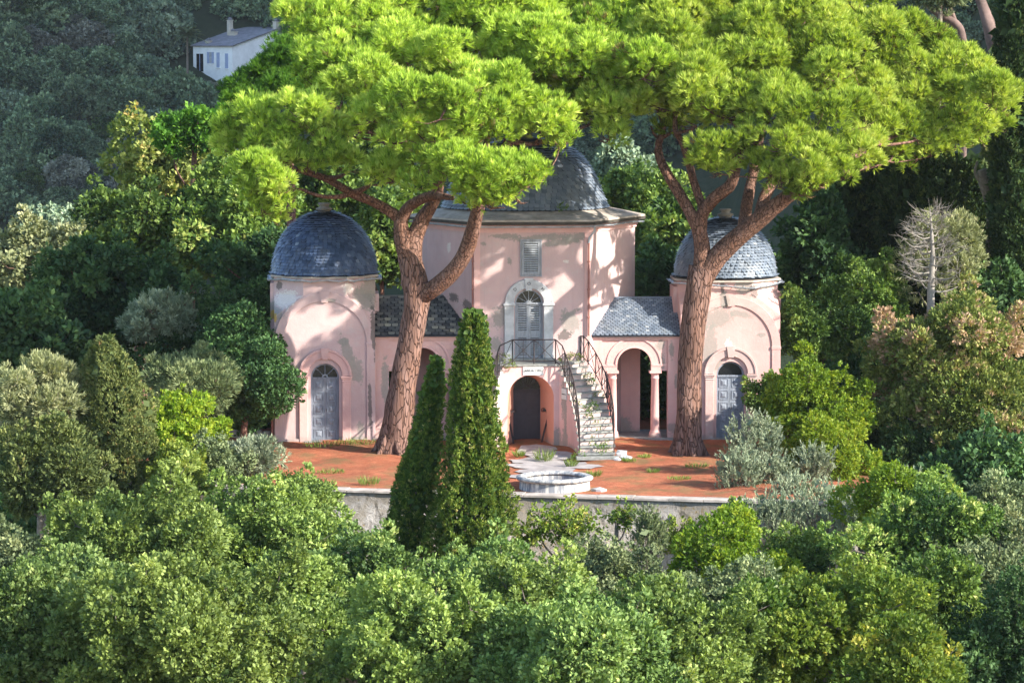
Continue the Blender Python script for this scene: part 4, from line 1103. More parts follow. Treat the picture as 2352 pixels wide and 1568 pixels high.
P2L=[(1633,340,54,-7),(1650,385,40,-7),(1610,365,34,-7),(1728,312,50,-7),(1700,345,34,-6.5),(1800,325,60,-8),(1835,385,54,-8.5),(1890,365,54,-8),(1880,415,36,-8),(1795,415,44,-8),(1850,435,34,-8),(1930,395,38,-7),(1945,340,54,-7),(1750,375,38,-7),
 (1600,270,58,-5),(1545,230,50,-4),(1690,245,64,-6),(1780,250,64,-7),(1870,270,64,-7.5),(1960,275,64,-7),(1545,290,34,-3),
 (2035,290,62,-6),(2105,300,56,-6),(2170,295,58,-5),(2235,280,58,-4),(2285,245,48,-3),(2050,345,36,-6),(2140,345,36,-5.5),(2255,315,28,-4),(2200,330,32,-5),(1990,325,44,-6),(2090,370,26,-5.5),(2000,370,26,-6),
 (2300,290,30,-3)]
P2L+=fill([(215,1520,2270,88,66,-7,-4),(165,1510,2215,90,68,-5.5,-3),(115,1540,2140,92,70,-4.5,-1.5),(65,1540,2060,92,72,-3,0),(15,1540,1970,92,74,-2,1.5),(-40,1540,1880,95,76,0,3),(-85,1560,1780,100,76,1,4),(225,1650,2150,110,58,0,4),(160,1600,2150,110,70,0,4),(80,1600,2050,110,70,3,6)],14,8)
P2L=[(a,b,c,d+(5.0*sm(1930,2060,a))) for a,b,c,d in P2L]
tr2=[(1580,1040,80,yb2),(1581,1015,66,yb2),(1582,950,58,yb2),(1583,880,55,yb2),(1588,800,56,yb2),(1596,720,58,yb2),(1604,660,60,yb2),(1614,615,62,yb2)]
lm2=[[(1618,630,52,yb2),(1650,590,48,yb2-.1),(1696,544,44,yb2-.4),(1750,498,40,yb2-.8),(1804,456,34,yb2-1.2),(1845,430,28,yb2-1.6),(1900,395,22,yb2-2),(1960,360,17,yb2-2.2),(2010,330,13,yb2+.5),(2090,300,9,yb2+3.5)],
 [(1608,640,46,yb2),(1612,580,38,yb2),(1606,530,34,yb2),(1592,500,28,yb2),(1563,450,26,yb2+.2),(1537,407,24,yb2+.4),(1516,364,20,yb2+.6),(1513,331,17,yb2+.6),(1523,285,13,yb2+.5),(1500,230,9,yb2)],
 [(1608,530,32,yb2),(1612,495,30,yb2-.1),(1640,455,29,yb2-.4),(1678,425,28,yb2-.7),(1690,384,25,yb2-.8),(1697,345,20,yb2-.8),(1700,270,16,yb2-.8),(1720,190,11,yb2)],
 [(1615,480,20,yb2),(1594,420,19,yb2+.2),(1583,377,17,yb2+.2),(1568,330,15,yb2),(1550,290,12,yb2-.3),(1560,200,8,yb2)],
 [(1706,530,30,yb2-.3),(1714,477,28,yb2+.4),(1723,430,26,yb2+.8),(1733,384,22,yb2+1),(1750,300,16,yb2+1),(1780,200,12,yb2+1),(1800,100,8,yb2+1)],
 [(1740,505,28,yb2-.8),(1756,454,27,yb2-.3),(1772,421,25,yb2),(1800,340,18,yb2-.5),(1850,240,13,yb2-.5),(1920,160,9,yb2)],
 [(1513,320,7,yb2+.6),(1503,308,6,yb2+.5),(1495,290,4,yb2+.4)],
 [(1900,395,14,yb2-2),(1980,300,12,yb2+1),(2080,240,9,yb2+4),(2160,230,5,yb2+4.6)]]
b2=at(1580,1040,yb2)
stone_pine('stone_pine','huge stone pine with sunlit upright trunk in front of the right chapel','pine tree','large stone pines over the mausoleum',(b2.x,yb2,tz(b2.x,yb2)),tr2,lm2,P2L,6)
y3=14.0
P3L=[(560,205,48,y3),(615,185,56,y3),(590,235,46,y3-1),(660,150,56,y3),(700,110,50,y3+1),(650,215,50,y3-1),(710,190,56,y3),(700,240,50,y3-1),(640,110,30,y3),(760,230,56,y3),(540,230,30,y3-1),(690,60,50,y3+1),(750,120,60,y3+1)]
b3=at(672,900,y3)
stone_pine('stone_pine','darker shaded stone pine crown behind the left one, beside the white house','pine tree','large stone pines over the mausoleum',(b3.x,y3,hill(b3.x,y3)),[(672,900,28,y3),(670,600,22,y3),(668,420,20,y3),(660,330,18,y3)],[[(640,335,15,y3),(620,260,12,y3),(590,220,8,y3)],[(640,335,15,y3),(690,240,12,y3),(700,150,8,y3)]],P3L,17,'pine_dark','bark_limb')

def crown_tree(name,label,cat,group,px,py,y,wpx,hpx,fol,style,seed,lobe=.95,bark_='bark_grey',dens=1.0,trunk=True,flat=1.0,var0=.42,irregular=.25,lobevar=.12,base=None):
    """broad tree: crown centre and extents measured in the picture, standing at depth y"""
    global NR
    NR=np.random.default_rng(seed+100); rr=random.Random(seed)
    k=mpp(y); c=at(px,py,y); rx,rz=wpx*.5*k,hpx*.5*k; ry=rx*.85
    gz=hill(c.x,y) if base is None else base
    root=empty(name,(c.x,y,gz),0,label=label,cat=cat,group=group)
    cc=Vector((0,0,c.z-gz)); LV=Leaves(); lobes=[]
    lr=min(lobe*.8,rx*.5,rz*.5)
    A=4*math.pi*((rx*ry)**1.6/3+(rx*rz)**1.6/3+(ry*rz)**1.6/3)**(1/1.6)
    n=int(A/(math.pi*lr*lr)*1.0)+4
    for i in range(n):
        zz=1-2*(i+.5)/n; an=i*2.39996+seed
        if zz<-.75: continue
        u=Vector((math.sqrt(1-zz*zz)*math.cos(an),math.sqrt(1-zz*zz)*math.sin(an),zz))
        q=1-lr/max(rx,rz)*.75-irregular*rr.random()
        p=Vector((u.x*rx*q,u.y*ry*q,u.z*rz*q))+Vector((rr.gauss(0,1),rr.gauss(0,1),rr.gauss(0,1)))*lr*.45
        r=lr*rr.uniform(.5,1.35); lobes.append((cc+p,r))
    for p,r in lobes:
        v_=var0+rr.gauss(0,lobevar)
        lobe_leaves(LV,np.array(p),(r,r,r*.82*flat),style,v_,dens=dens)
    shoots=[]
    if style!='far2':
        for i in range(int(len(lobes)*.8) if lobe>.5 else 0):
            p,r=lobes[rr.randrange(len(lobes))]; u=(p-cc); u=Vector((u.x/rx,u.y/ry,u.z/rz+.35)).normalized()
            u=(u+Vector((rr.gauss(0,.4),rr.gauss(0,.4),rr.gauss(.25,.3)))).normalized()
            e=p+u*r*rr.uniform(1.0,1.45); q=lr*rr.uniform(.22,.42); shoots.append((p,e))
            lobe_leaves(LV,np.array(e),(q,q,q*1.15),style,var0+.10+rr.gauss(0,lobevar),dens=dens*.8,up=.8)
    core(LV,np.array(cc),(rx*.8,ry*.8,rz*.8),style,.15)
    if trunk:
        mb=MB(); tr=max(.09,min(.4,rx*.085)); 
        top=cc+Vector((rr.uniform(-.2,.2),0,-rz*.35)); mid=Vector((rr.uniform(-.3,.3),rr.uniform(-.3,.3),(cc.z-rz)*.55))
        limb_mesh(mb,[Vector((0,0,-.3)),mid,top],[tr*1.25,tr,tr*.7],9,5,.06,seed); mb.build('trunk',M[bark_],root)
        mb=MB(); nodes=[(mid,tr),(top,tr*.7),(mid.lerp(top,.5),tr*.85)]
        for p,e in shoots[::2]: mb.tube([p,p.lerp(e,.6),e],[.025,.016,.006],3,cap=False)
        for i,(p,r) in enumerate(lobes):
            if i%2==0: connect(mb,nodes,p,tr*.45,.02,rr,5)
            if style in('broad','broadfine','olive') and i%2:
                for _ in range(2):
                    u=Vector((rr.gauss(0,1),rr.gauss(0,1),rr.gauss(.5,1))).normalized(); mb.tube([p,p+u*r*.6,p+u*r*1.02],[.018,.012,.005],3,cap=False)
        mb.build('limbs',M[bark_],root)
    LV.build('crown',F[fol],root)
    return root

def column_tree(name,label,cat,group,pts,y,fol,style,seed,dens=1.0,rough=.16,base=None,var0=.45,cleft=5,bark_='bark_grey'):
    """cypress-like: pts = (centre px, py, width px) from top to bottom"""
    global NR
    NR=np.random.default_rng(seed+300); rr=random.Random(seed)
    k=mpp(y); P=[(at(p[0],p[1],y),p[2]*.5*k) for p in pts]
    bx=P[-1][0].x; gz=hill(bx,y) if base is None else base
    root=empty(name,(bx,y,gz),0,label=label,cat=cat,group=group)
    zs_=np.array([p[0].z for p in P])[::-1]; xs_=np.array([p[0].x for p in P])[::-1]; rs_=np.array([p[1] for p in P])[::-1]
    if zs_[0]>gz+.8: zs_=np.concatenate([[gz+.4],zs_]); xs_=np.concatenate([[bx],xs_]); rs_=np.concatenate([[rs_[0]*.7],rs_])
    kk,l,w_,sp,rad,face,dn=STY[style]
    LV=Leaves(); h=zs_[-1]-zs_[0]; area=2*math.pi*rs_.mean()*h
    n=int(area*dn*dens*1.5)
    # sample height proportional to radius
    zq=NR.random(n*3)*h+zs_[0]; rq=np.interp(zq,zs_,rs_); keep=NR.random(n*3)<rq/rs_.max(); zq=zq[keep][:n]; rq=rq[keep][:n]; n=len(zq)
    an=NR.random(n)*2*np.pi
    keep=~((np.sin(an)>.4)&(NR.random(n)>.55)); zq,rq,an=zq[keep],rq[keep],an[keep]; n=len(zq)
    s1=np.sin(an*cleft+1.3*np.sin(zq*.9+seed)+seed)*.5+np.sin(an*(cleft*2+1)+zq*1.1+seed*2)*.35+np.sin(zq*3.1+an*3+seed)*.35+np.sin(zq*6.3+an*7)*.25
    q=1+rough*s1-rough*.4-.12*NR.random(n)**2
    P_=np.stack([np.interp(zq,zs_,xs_)-bx+rq*q*np.cos(an), rq*q*np.sin(an), zq-gz],1)
    Ax=nrm(np.stack([np.cos(an)*.55,np.sin(an)*.55,np.full(n,.85)],1)+.3*unit(n))
    lobe=np.sin(zq*2.3+an*4+seed)*.5+np.sin(zq*5+an*9)*.5
    sprigs(LV,P_,Ax,var0+lobe*.10+NR.normal(0,.20,n),kk,l,w_,sp,rad,face)
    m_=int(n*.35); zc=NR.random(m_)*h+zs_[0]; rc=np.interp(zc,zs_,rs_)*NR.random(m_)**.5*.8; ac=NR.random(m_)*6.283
    LV.add(np.stack([np.interp(zc,zs_,xs_)-bx+rc*np.cos(ac),rc*np.sin(ac),zc-gz],1),unit(m_),unit(m_),l*4,l*3,np.full(m_,.1))  # inner fill in the darkest leaf tone, painting the shade inside
    mb=MB(); top=Vector((xs_[-1]-bx,0,zs_[-1]-gz-.5)); mb.tube([(0,0,-.3),(0,0,(zs_[-1]-gz)*.4),top],[max(.1,rs_.max()*.12),.1,.02],8); mb.build('trunk',M[bark_],root)
    LV.build('crown',F[fol],root)
    return root
GC='cypresses standing in front of the retaining wall'
column_tree('cypress','taller broader Italian cypress in front of the crypt stairs','cypress',GC,[(1088,722,36),(1088,740,50),(1087,790,72),(1085,860,94),(1086,930,108),(1090,990,120),(1088,1060,144),(1086,1113,166),(1084,1180,190),(1082,1240,208),(1084,1330,218),(1088,1420,200)],-18.5,'cypress','scale',1,1.1,.24,cleft=6,var0=.52)
column_tree('cypress','shorter slimmer leaning Italian cypress left of the taller one','cypress',GC,[(1003,828,18),(1002,845,28),(998,870,42),(992,920,54),(980,990,66),(967,1050,80),(955,1113,94),(944,1180,108),(936,1240,118),(930,1330,124)],-17.2,'cypress','scale',2,1.1,.22,var0=.42,cleft=7)

# ---- foreground broadleaf trees (below the wall, nearest the camera)
GF='broadleaf trees on the slope below the wall'
FG=[ # px,py,y,w,h,foliage,style,label
 (330,1290,-30,480,360,'ash','broad','green broadleaf tree with a domed crown at the left below the grey cypress'),
 (590,1290,-26,380,360,'ash','broad','green broadleaf tree whose crown rises toward the left end of the wall'),
 (690,1180,-20,200,200,'ash','broadfine','small green tree top poking up beside the left end of the wall'),
 (40,1350,-30,330,300,'olive_green','broad','pale grey green tree at the left edge of the lower slope'),
 (100,1500,-40,400,380,'ash_deep','broad','dense green tree in the bottom left corner'),
 (450,1480,-42,620,370,'ash','broad','wide green tree crown along the bottom left of the view'),
 (790,1400,-32,420,260,'ash_deep','broad','green tree crown just left below the two cypresses'),
 (1000,1510,-42,520,330,'ash','broad','green tree crown at the bottom centre below the cypresses'),
 (1060,1410,-31,420,230,'ash_deep','broad','low green crown directly under the taller cypress'),
 (1410,1405,-28,430,260,'olive_green','broadfine','rounded grey green oak crown below the middle of the wall'),
 (1330,1540,-44,520,290,'ash_deep','broad','green leafy crown at the bottom right of centre'),
 (1560,1520,-40,480,280,'ash','broad','green tree crown under the grey green rounded oak'),
 (1690,1310,-27,250,250,'lime','broadfine','bright olive green bush in front of the wall at its right part'),
 (1840,1300,-25,200,210,'oak','broadfine','dark green bush between the silvery shrubs and the bright bush'),
 (1890,1480,-38,500,330,'ash_yellow','broad','yellow green wide crown at the lower right'),
 (2080,1560,-44,320,220,'ash_yellow','broad','yellowing low crown at the bottom right edge'),
 (2150,1260,-28,400,330,'oak','broadfine','dark green oak with lit top in the right lower slope'),
 (2300,1340,-30,320,360,'olive_green','broadfine','grey green tangled tree at the right edge of the lower slope'),
 (2180,1430,-36,280,240,'oak','broad','bright green small leafy tree near the lower right corner'),
 (2290,1520,-40,320,290,'oak_shade','broad','dark green tree in the bottom right corner'),
 (2070,1170,-22,240,190,'lime','broadfine','green bush rising behind the silvery shrubs on the right'),
 (1700,1430,-34,360,220,'olive_green','broadfine','muted green crown between the yellow crown and the grey oak'),
 (620,1430,-34,420,300,'ash','broad','green crown in the lower left middle of the slope'),
 (1210,1440,-36,360,240,'ash','broad','green crown filling the slope left of the grey oak'),
 (180,1400,-35,360,260,'ash_deep','broad','green crown at the left between the domed tree and the corner'),
 (2290,1180,-20,200,200,'olive_green','broadfine','grey green bush below the drooping cypress at the right edge'),
]
for i,(px,py,y,w_,h_,fo,st,lb) in enumerate(FG):
    crown_tree('broadleaf_tree',lb,'tree',GF,px,py,y,w_,h_,fo,st,40+i,lobe=1.0,dens=1.0,irregular=.42,lobevar=.16,base=min(hill(at(px,py,y).x,y),at(px,py+h_*.5,y).z-1.0))

# ---- trees left of and behind the mausoleum
GB='trees on the slope left of the mausoleum'
BT=[
 (400,385,40,270,190,'chestnut','mid','pale yellow sunlit tree top above the dark trees on the left'),
 (330,560,28,330,230,'oak','mid','sunlit green tree left of the blue dome'),
 (520,520,27,330,250,'oak','mid','green leafy tree directly behind the blue dome on its left'),
 (790,450,30,380,220,'oak','mid','sunlit green tree between the left pine branches and the blue dome'),
 (880,570,26,160,260,'oak','mid','green tree behind the left portico roof'),
 (90,620,40,260,240,'pale','mid','pale grey green tree at the left edge in the sun'),
 (150,540,60,180,120,'hill_pale','mid','pale grey leafy shrub row at the mouth of the valley'),
 (240,700,10,380,260,'oak_shade','mid','dark shaded tree in the left middle of the picture'),
 (60,790,2,240,300,'oak_shade','mid','dark shaded tree at the left edge above the pale shrubs'),
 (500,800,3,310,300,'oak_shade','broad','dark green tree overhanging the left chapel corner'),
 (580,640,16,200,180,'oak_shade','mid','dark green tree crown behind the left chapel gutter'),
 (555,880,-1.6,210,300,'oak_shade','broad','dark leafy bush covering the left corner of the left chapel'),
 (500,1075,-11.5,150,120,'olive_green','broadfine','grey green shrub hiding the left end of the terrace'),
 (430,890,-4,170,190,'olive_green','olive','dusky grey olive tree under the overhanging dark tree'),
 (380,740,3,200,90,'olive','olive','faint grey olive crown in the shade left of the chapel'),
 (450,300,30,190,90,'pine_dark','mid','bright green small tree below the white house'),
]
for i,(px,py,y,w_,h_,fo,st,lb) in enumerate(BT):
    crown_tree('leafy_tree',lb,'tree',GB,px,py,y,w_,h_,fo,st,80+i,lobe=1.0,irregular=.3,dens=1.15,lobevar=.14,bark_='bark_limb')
column_tree('cypress','dusty grey green cypress with two tops at the left','cypress',None,[(240,778,34),(240,800,70),(252,840,120),(262,900,160),(268,960,190),(272,1040,200),(275,1130,200),(275,1200,190)],-12,'cypress_grey','scale',11,.9,.26,var0=.5,cleft=3)
crown_tree('juniper','dark ragged juniper beside the dusty cypress at the left edge','juniper',None,110,1090,-15,260,230,'cypress_grey','scalebig',61,lobe=.8,var0=.3)
crown_tree('olive_shrub','large silvery olive bush at the left edge','olive',None,75,920,-12,260,200,'pale','olive',62,lobe=.8,var0=.5)
crown_tree('lime_green_bush','bright lime yellow bush left of the mausoleum terrace','bush',None,420,1000,-9,170,190,'lime','broad',63,lobe=.6,var0=.55)
crown_tree('lime_green_bush','small lime yellow bush below the bright one','bush',None,400,1090,-13,170,110,'ash_yellow','broad',64,lobe=.6,var0=.55)
crown_tree('olive_shrub','small silvery olive shrub at the left corner of the terrace','olive',None,575,1060,-10.5,150,130,'olive','olive',65,lobe=.45,var0=.6,dens=.9,irregular=.4)

# ---- right side
GR='trees on the slope right of the mausoleum'
RT=[
 (1480,510,30,230,250,'oak','mid','sunlit green tree between the tower and the right pine trunk'),
 (1520,640,14,150,110,'oak_shade','mid','feathery dark green shrub behind the right portico roof'),
 (1440,410,40,160,140,'hill_pale','mid','shaded grey green tree high behind the tower dome'),
 (1560,560,27,160,200,'oak','mid','green tree with some russet leaves behind the right pine trunk'),
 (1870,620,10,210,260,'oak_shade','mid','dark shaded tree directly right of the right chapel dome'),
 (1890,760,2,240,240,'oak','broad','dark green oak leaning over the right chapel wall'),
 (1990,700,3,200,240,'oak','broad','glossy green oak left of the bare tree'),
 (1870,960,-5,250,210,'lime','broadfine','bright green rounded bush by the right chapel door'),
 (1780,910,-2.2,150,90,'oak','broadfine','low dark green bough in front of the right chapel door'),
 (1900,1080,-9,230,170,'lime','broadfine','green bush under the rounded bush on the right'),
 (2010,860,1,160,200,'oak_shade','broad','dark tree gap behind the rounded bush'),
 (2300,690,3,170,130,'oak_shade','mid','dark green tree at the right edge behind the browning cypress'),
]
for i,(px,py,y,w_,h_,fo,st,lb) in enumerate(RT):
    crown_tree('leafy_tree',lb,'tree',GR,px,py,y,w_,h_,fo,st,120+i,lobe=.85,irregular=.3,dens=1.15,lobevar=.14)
crown_tree('browning_cypress','broad cypress with many brown dying sprays at the right','cypress',None,2170,850,-4,400,380,'brown','scalebig',70,lobe=1.1,var0=.48,lobevar=.24,irregular=.5,dens=.95,base=-1)
crown_tree('browning_cypress','lower drooping part tree of grey green cypress at the right edge','cypress',None,2270,1040,-6,230,320,'brown','scalebig',71,lobe=.8,var0=.42,lobevar=.16,irregular=.35,base=-2)
crown_tree('browning_cypress','shaded cypress with dark trunk showing beneath its boughs','cypress',None,2110,1040,-5,230,150,'cypress_dark','scalebig',72,lobe=.7,var0=.5,irregular=.4,base=-1.5)
mb=MB(); 
GD='dark cypresses behind the bare tree'
for i,(pts,y,lb) in enumerate([
 ([(1905,440,60),(1900,500,110),(1895,600,130),(1895,700,130)],14,'narrow dark cypress nearest the right chapel dome'),
 ([(2000,350,90),(1990,430,150),(1985,540,170),(1985,650,160)],12,'dark cypress in the middle of the dark group on the right'),
 ([(2120,330,90),(2130,400,200),(2140,500,240),(2140,640,230)],10,'broad dark cypress behind the bare tree'),
 ([(2220,370,60),(2230,430,90),(2240,520,90),(2240,660,80)],9,'slim lit cypress just right of the bare tree'),
 ([(2338,-40,50),(2330,60,80),(2335,200,100),(2335,380,115),(2335,520,130),(2335,680,130)],6,'very tall dark cypress at the right edge of the picture'),
 ([(2060,60,80),(2070,200,200),(2080,420,220),(2090,600,200)],30,'far dark cypress mass under the right pine'),
 ([(2280,130,26),(2280,170,60),(2282,240,70),(2285,330,60)],14,'pale ivy covered column beside the eucalyptus trunk'),
 ]):
    column_tree('cypress',lb,'cypress',GD,pts,y,'cypress_dark' if i!=6 else 'cypress_grey','scalebig',200+i,1.0,.22,var0=.5,cleft=4)
# bare dead tree
def bare_tree(px,top,bot,y,w_,label,seed,mat='bark_dead',n=30):
    rr=random.Random(seed); a=at(px,top,y); b=at(px+2,bot,y); k=mpp(y); hh=a.z-b.z
    root=empty('dead_tree',(b.x,y,b.z-2.5),0,label=label,cat='dead tree'); o=Vector((b.x,y,b.z-2.5))
    mb=MB(); base=Vector((0,0,-.2)); top_=a-o; limb_mesh(mb,[base,(b-o),(b-o).lerp(top_,.5)+Vector((.08,0,0)),top_],[.17,.15,.09,.015],9,5,.05,seed); mb.build('trunk',M[mat],root)
    mb=MB()
    for i in range(n):
        t=.06+.92*(i/n); p=(b-o).lerp(top_,t); an=i*2.4+rr.uniform(-.8,.8)
        ln=w_*.5*k*(1-.72*t)*rr.uniform(.4,1.15)*(.6+.4*min(1,t*6)); d=Vector((math.cos(an),math.sin(an)*.8,0))
        q=[p,p+d*ln*.35+Vector((0,0,-.03*ln)),p+d*ln*.7+Vector((0,0,.02*ln+rr.uniform(-.1,.1))),p+d*ln+Vector((0,0,.22*ln))]
        mb.tube(smooth_path(q,4),lerp_list([.05*(1-t*.6),.035*(1-t*.5),.022,.007],4),5,wob=.05,seed=i)
        for j in range(10):
            u=rr.uniform(.3,1); s0=p.lerp(q[3],u)+Vector((0,0,.04*ln)); e=(d+Vector((rr.gauss(0,.7),rr.gauss(0,.7),rr.gauss(.45,.5)))).normalized()*rr.uniform(.25,.6)
            mb.tube([s0,s0+e*.5+Vector((0,0,.03)),s0+e],[.012,.009,.004],3,cap=False)
            for _ in range(2): e2=(e+Vector((rr.gauss(0,.3),rr.gauss(0,.3),rr.gauss(.1,.3))))*.5; mb.tube([s0+e*.5,s0+e*.5+e2],[.007,.003],3,cap=False)
    mb.build('branches',M[mat],root); return root
bare_tree(2136,480,680,-1,235,'bleached leafless tree with bare branches above the browning cypress',5)
crown_tree('feathery_shrub','thin pale green feathery tree behind the bare branches','tree',None,2165,590,2.4,200,220,'pale','olive',77,lobe=.6,var0=.35,dens=.45,base=-1)
# eucalyptus trunks top right
def bare_trunk(paths,y,label,mat,name='eucalyptus'):
    b=at(paths[0][0][0],paths[0][0][1],y); gz=hill(b.x,y); root=empty(name,(b.x,y,gz),0,label=label,cat='tree',group='eucalyptus trunks'); o=Vector((b.x,y,gz)); mb=MB()
    first=[Vector((0,0,-.3))]+[at(p[0],p[1],y)-o for p in paths[0]]; limb_mesh(mb,first,[px_r(paths[0][0][2]*1.2,y)]+[px_r(p[2],y) for p in paths[0]],10,5,.06,3)
    mb.build('trunk',M[mat],root); mb=MB()
    for q in paths[1:]: limb_mesh(mb,[at(p[0],p[1],y)-o for p in q],[px_r(p[2],y) for p in q],8,5,.06,4)
    if len(paths)>1: mb.build('limbs',M[mat],root)
    return root,o
bare_trunk([[(2275,420,20),(2282,250,24),(2288,150,30),(2280,90,34),(2262,30,26),(2240,-30,20)],[(2286,110,26),(2300,60,20),(2325,10,16),(2345,-40,12)]],18,'smooth pinkish eucalyptus trunk forking at the top right','bark_euc')
bare_trunk([[(2215,200,14),(2210,90,20),(2195,55,20),(2160,35,18),(2130,10,14),(2110,-30,12)],[(2195,55,12),(2185,25,10),(2175,-5,8)]],22,'leaning eucalyptus limb rising behind the right pine crown','bark_euc')
bare_trunk([[(2268,640,20),(2272,560,18),(2275,480,20),(2262,420,30),(2255,390,22)],[(2262,430,10),(2240,400,7),(2245,370,5)],[(2265,430,9),(2285,395,7),(2300,380,5)],[(2270,480,7),(2295,450,5),(2310,440,3)]],7,'gnarled bare grey trunk between the lit cypress and the tall dark cypress','bark_grey')
crown_tree('eucalyptus','hanging eucalyptus foliage at the very top right','tree','eucalyptus trunks',2160,-10,21,150,60,'olive_green','olive',79,lobe=.7,var0=.35,dens=.8)

for i,(px,py,y,w_,h_,lb) in enumerate([(1450,900,7.5,200,330,'dark bush added to darken the right portico arches'),(960,900,7.5,220,330,'dark bush added to darken the left portico arches'),(570,960,4,150,130,'dark bush beside the low stone wall left of the chapel'),(2230,1120,-9,220,200,'dark bush in the hollow under the browning cypress'),(2040,1040,-3,200,240,'dark oak bush right of the rounded bush')]):  # the two behind the porticos are added to make the arches dark
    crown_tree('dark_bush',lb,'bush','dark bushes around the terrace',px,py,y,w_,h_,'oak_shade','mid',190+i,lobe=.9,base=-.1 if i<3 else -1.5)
# ---- silvery shrubs of the terrace edge
GS='silvery shrubs along the right end of the terrace'
SH=[(1735,1010,-9.5,150,150,'spiky silver green shrub in front of the right chapel door'),(1700,1080,-12.5,130,130,'silver shrub at the right end of the terrace ground'),
 (1775,1090,-12,120,120,'greyish shrub right of the terrace end'),(1870,1060,-11,110,100,'small pale silver shrub inside the green bush'),
 (1770,1175,-17.5,150,120,'silver shrub hanging over the right end of the wall'),(1900,1165,-17,190,130,'wide silver shrub below the green bush'),
 (1990,1180,-18,130,130,'silver shrub beside the dark hollow'),(1835,1125,-14,130,100,'low silver shrub closing the right end of the red terrace'),(2080,1110,-14,130,90,'thin dry silver shrub under the browning cypress')]
def silver(px,py,y,w_,h_,lb,seed,fo='olive',base=None):
    """many upright feathery stems"""
    global NR
    NR=np.random.default_rng(seed+500); rr=random.Random(seed); k=mpp(y); c=at(px,py,y); rx,rz=w_*.5*k,h_*.5*k
    gz=max(hill(c.x,y),c.z-rz-1.2) if base is None else base
    if y>wall_y(c.x): gz=min(gz,c.z-rz*.7)
    root=empty('silver_shrub',(c.x,y,gz),0,label=lb,cat='shrub',group=GS); o=Vector((c.x,y,gz)); LV=Leaves(); mb=MB()
    n=int(150*rx*rz/1.2)+50
    for i in range(n):
        u=Vector((rr.gauss(0,1),rr.gauss(0,1),rr.gauss(.35,.8))).normalized(); tip=c-o+Vector((u.x*rx,u.y*rx*.8,u.z*rz))*rr.uniform(.55,1.08)
        L_=rr.uniform(.35,.7); d=(Vector((u.x*.5,u.y*.5,.9))+Vector((rr.gauss(0,.2),rr.gauss(0,.2),0))).normalized(); st=tip-d*L_
        m_=26; t=NR.random((m_,1)); cur=np.array(st)+np.array(d)*L_*t+np.array([rr.gauss(0,.08),0,0])*t*t
        A=np.full(m_,.5+rr.gauss(0,.15))
        LV.add(cur,nrm(np.array(d)*.9+.55*unit(m_)),unit(m_),.13,.035,A+NR.normal(0,.08,m_))
        if i%3==0: mb.tube([Vector((u.x*.1,u.y*.1,.0)),(c-o)*.5+Vector((u.x*rx*.3,u.y*.2,0)),st],[.02,.014,.006],3,cap=False)
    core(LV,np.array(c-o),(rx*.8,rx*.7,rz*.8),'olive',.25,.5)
    mb.build('stems',M['bark_grey'],root); LV.build('foliage',F[fo],root)
for i,(px,py,y,w_,h_,lb) in enumerate(SH): silver(px,py,y,w_,h_,lb,i)
silver(1490,1225,-19,100,150,'pale light green feathery shrub against the middle of the wall',31,'olive_green')
silver(2330,1230,-22,90,150,'dusky silver shrub at the right edge',33,'pale')
# creeping leafy vines against the wall
for i,(px,py,w_,h_,lb) in enumerate([(1300,1205,200,130,'thin yellow green climbing plant on the wall under the basin'),(1215,1230,90,100,'yellow green climber on the wall beside the taller cypress'),(1560,1235,150,90,'pale yellow climber near the drain hole of the wall'),(1425,1190,90,70,'leafy sprig climbing the wall right of the basin'),(1690,1180,70,110,'dark green ivy at the right end of the wall')]):
    crown_tree('climbing_plant',lb,'climber','plants climbing the retaining wall',px,py,-17.4-.3*i%2,w_,h_,'ivy' if i!=4 else 'oak','broadfine',160+i,lobe=.35,dens=.16 if i!=4 else .6,irregular=.6,var0=.55,base=-5)
# slender bare sapling right of the cypress
rs=random.Random(3); b=at(1175,1400,-22); root=empty('bare_sapling',(b.x,-22,hill(b.x,-22)),0,label='slender bare pinkish sapling at the foot of the taller cypress',cat='sapling'); o=Vector(root.location)
mb=MB(); limb_mesh(mb,[(0,0,-.2),at(1176,1340,-22)-o,at(1174,1270,-22)-o,at(1178,1235,-22)-o],[.05,.04,.03,.01],6,4); mb.build('trunk',M['bark_dead'],root)
mb=MB()
for a_,b_ in (((1176,1330),(1148,1300)),((1176,1330),(1140,1320)),((1175,1300),(1160,1275)),((1175,1290),(1205,1255)),((1176,1310),(1200,1290)),((1150,1310),(1130,1260))):
    p,q=at(*a_,-22)-o,at(*b_,-22)-o; mb.tube([p,p.lerp(q,.5)+Vector((0,.05,-.03)),q],[.025,.016,.007],5)
mb.build('branches',M['bark_dead'],root)

# ------------------------------------------------------------------ white house on the far hillside
HY=480; th=math.radians(40); hc=at(534,215,HY); kk=mpp(HY)
Wf=97*kk/math.cos(th); Ds=116*kk/math.sin(th)
Hh=empty('white_house',(hc.x,HY,hc.z),0,label='white house with grey stone roof and chimneys on the far wooded hillside',cat='house')
U=Vector((-math.cos(th),math.sin(th),0)); V=Vector((math.sin(th),math.cos(th),0))
MH=Matrix(((U.x,V.x,0,0),(U.y,V.y,0,0),(0,0,1,0),(0,0,0,1)))      # local a along front (leftwards), b along side
M['white']=simple('white_limewash',(.93,.93,.92),.9,.14,.5,.2)
M['shutblue']=simple('blue_grey_shutters',(.36,.42,.60),.8,.15,2)
M['stoneroof']=simple('stone_slab_roof',(.22,.215,.23),.9,.35,.9,.2,dark=(.12,.12,.14))
M['chim']=simple('cream_chimney',(.55,.50,.42),.9,.2,1)
ez=(215-107)*kk; rz_=(215-66)*kk; bz=(215-74)*kk; rb_=Ds*.88
def HP(a,b,z): return MH @ Vector((a,b,z))
mb=MB()
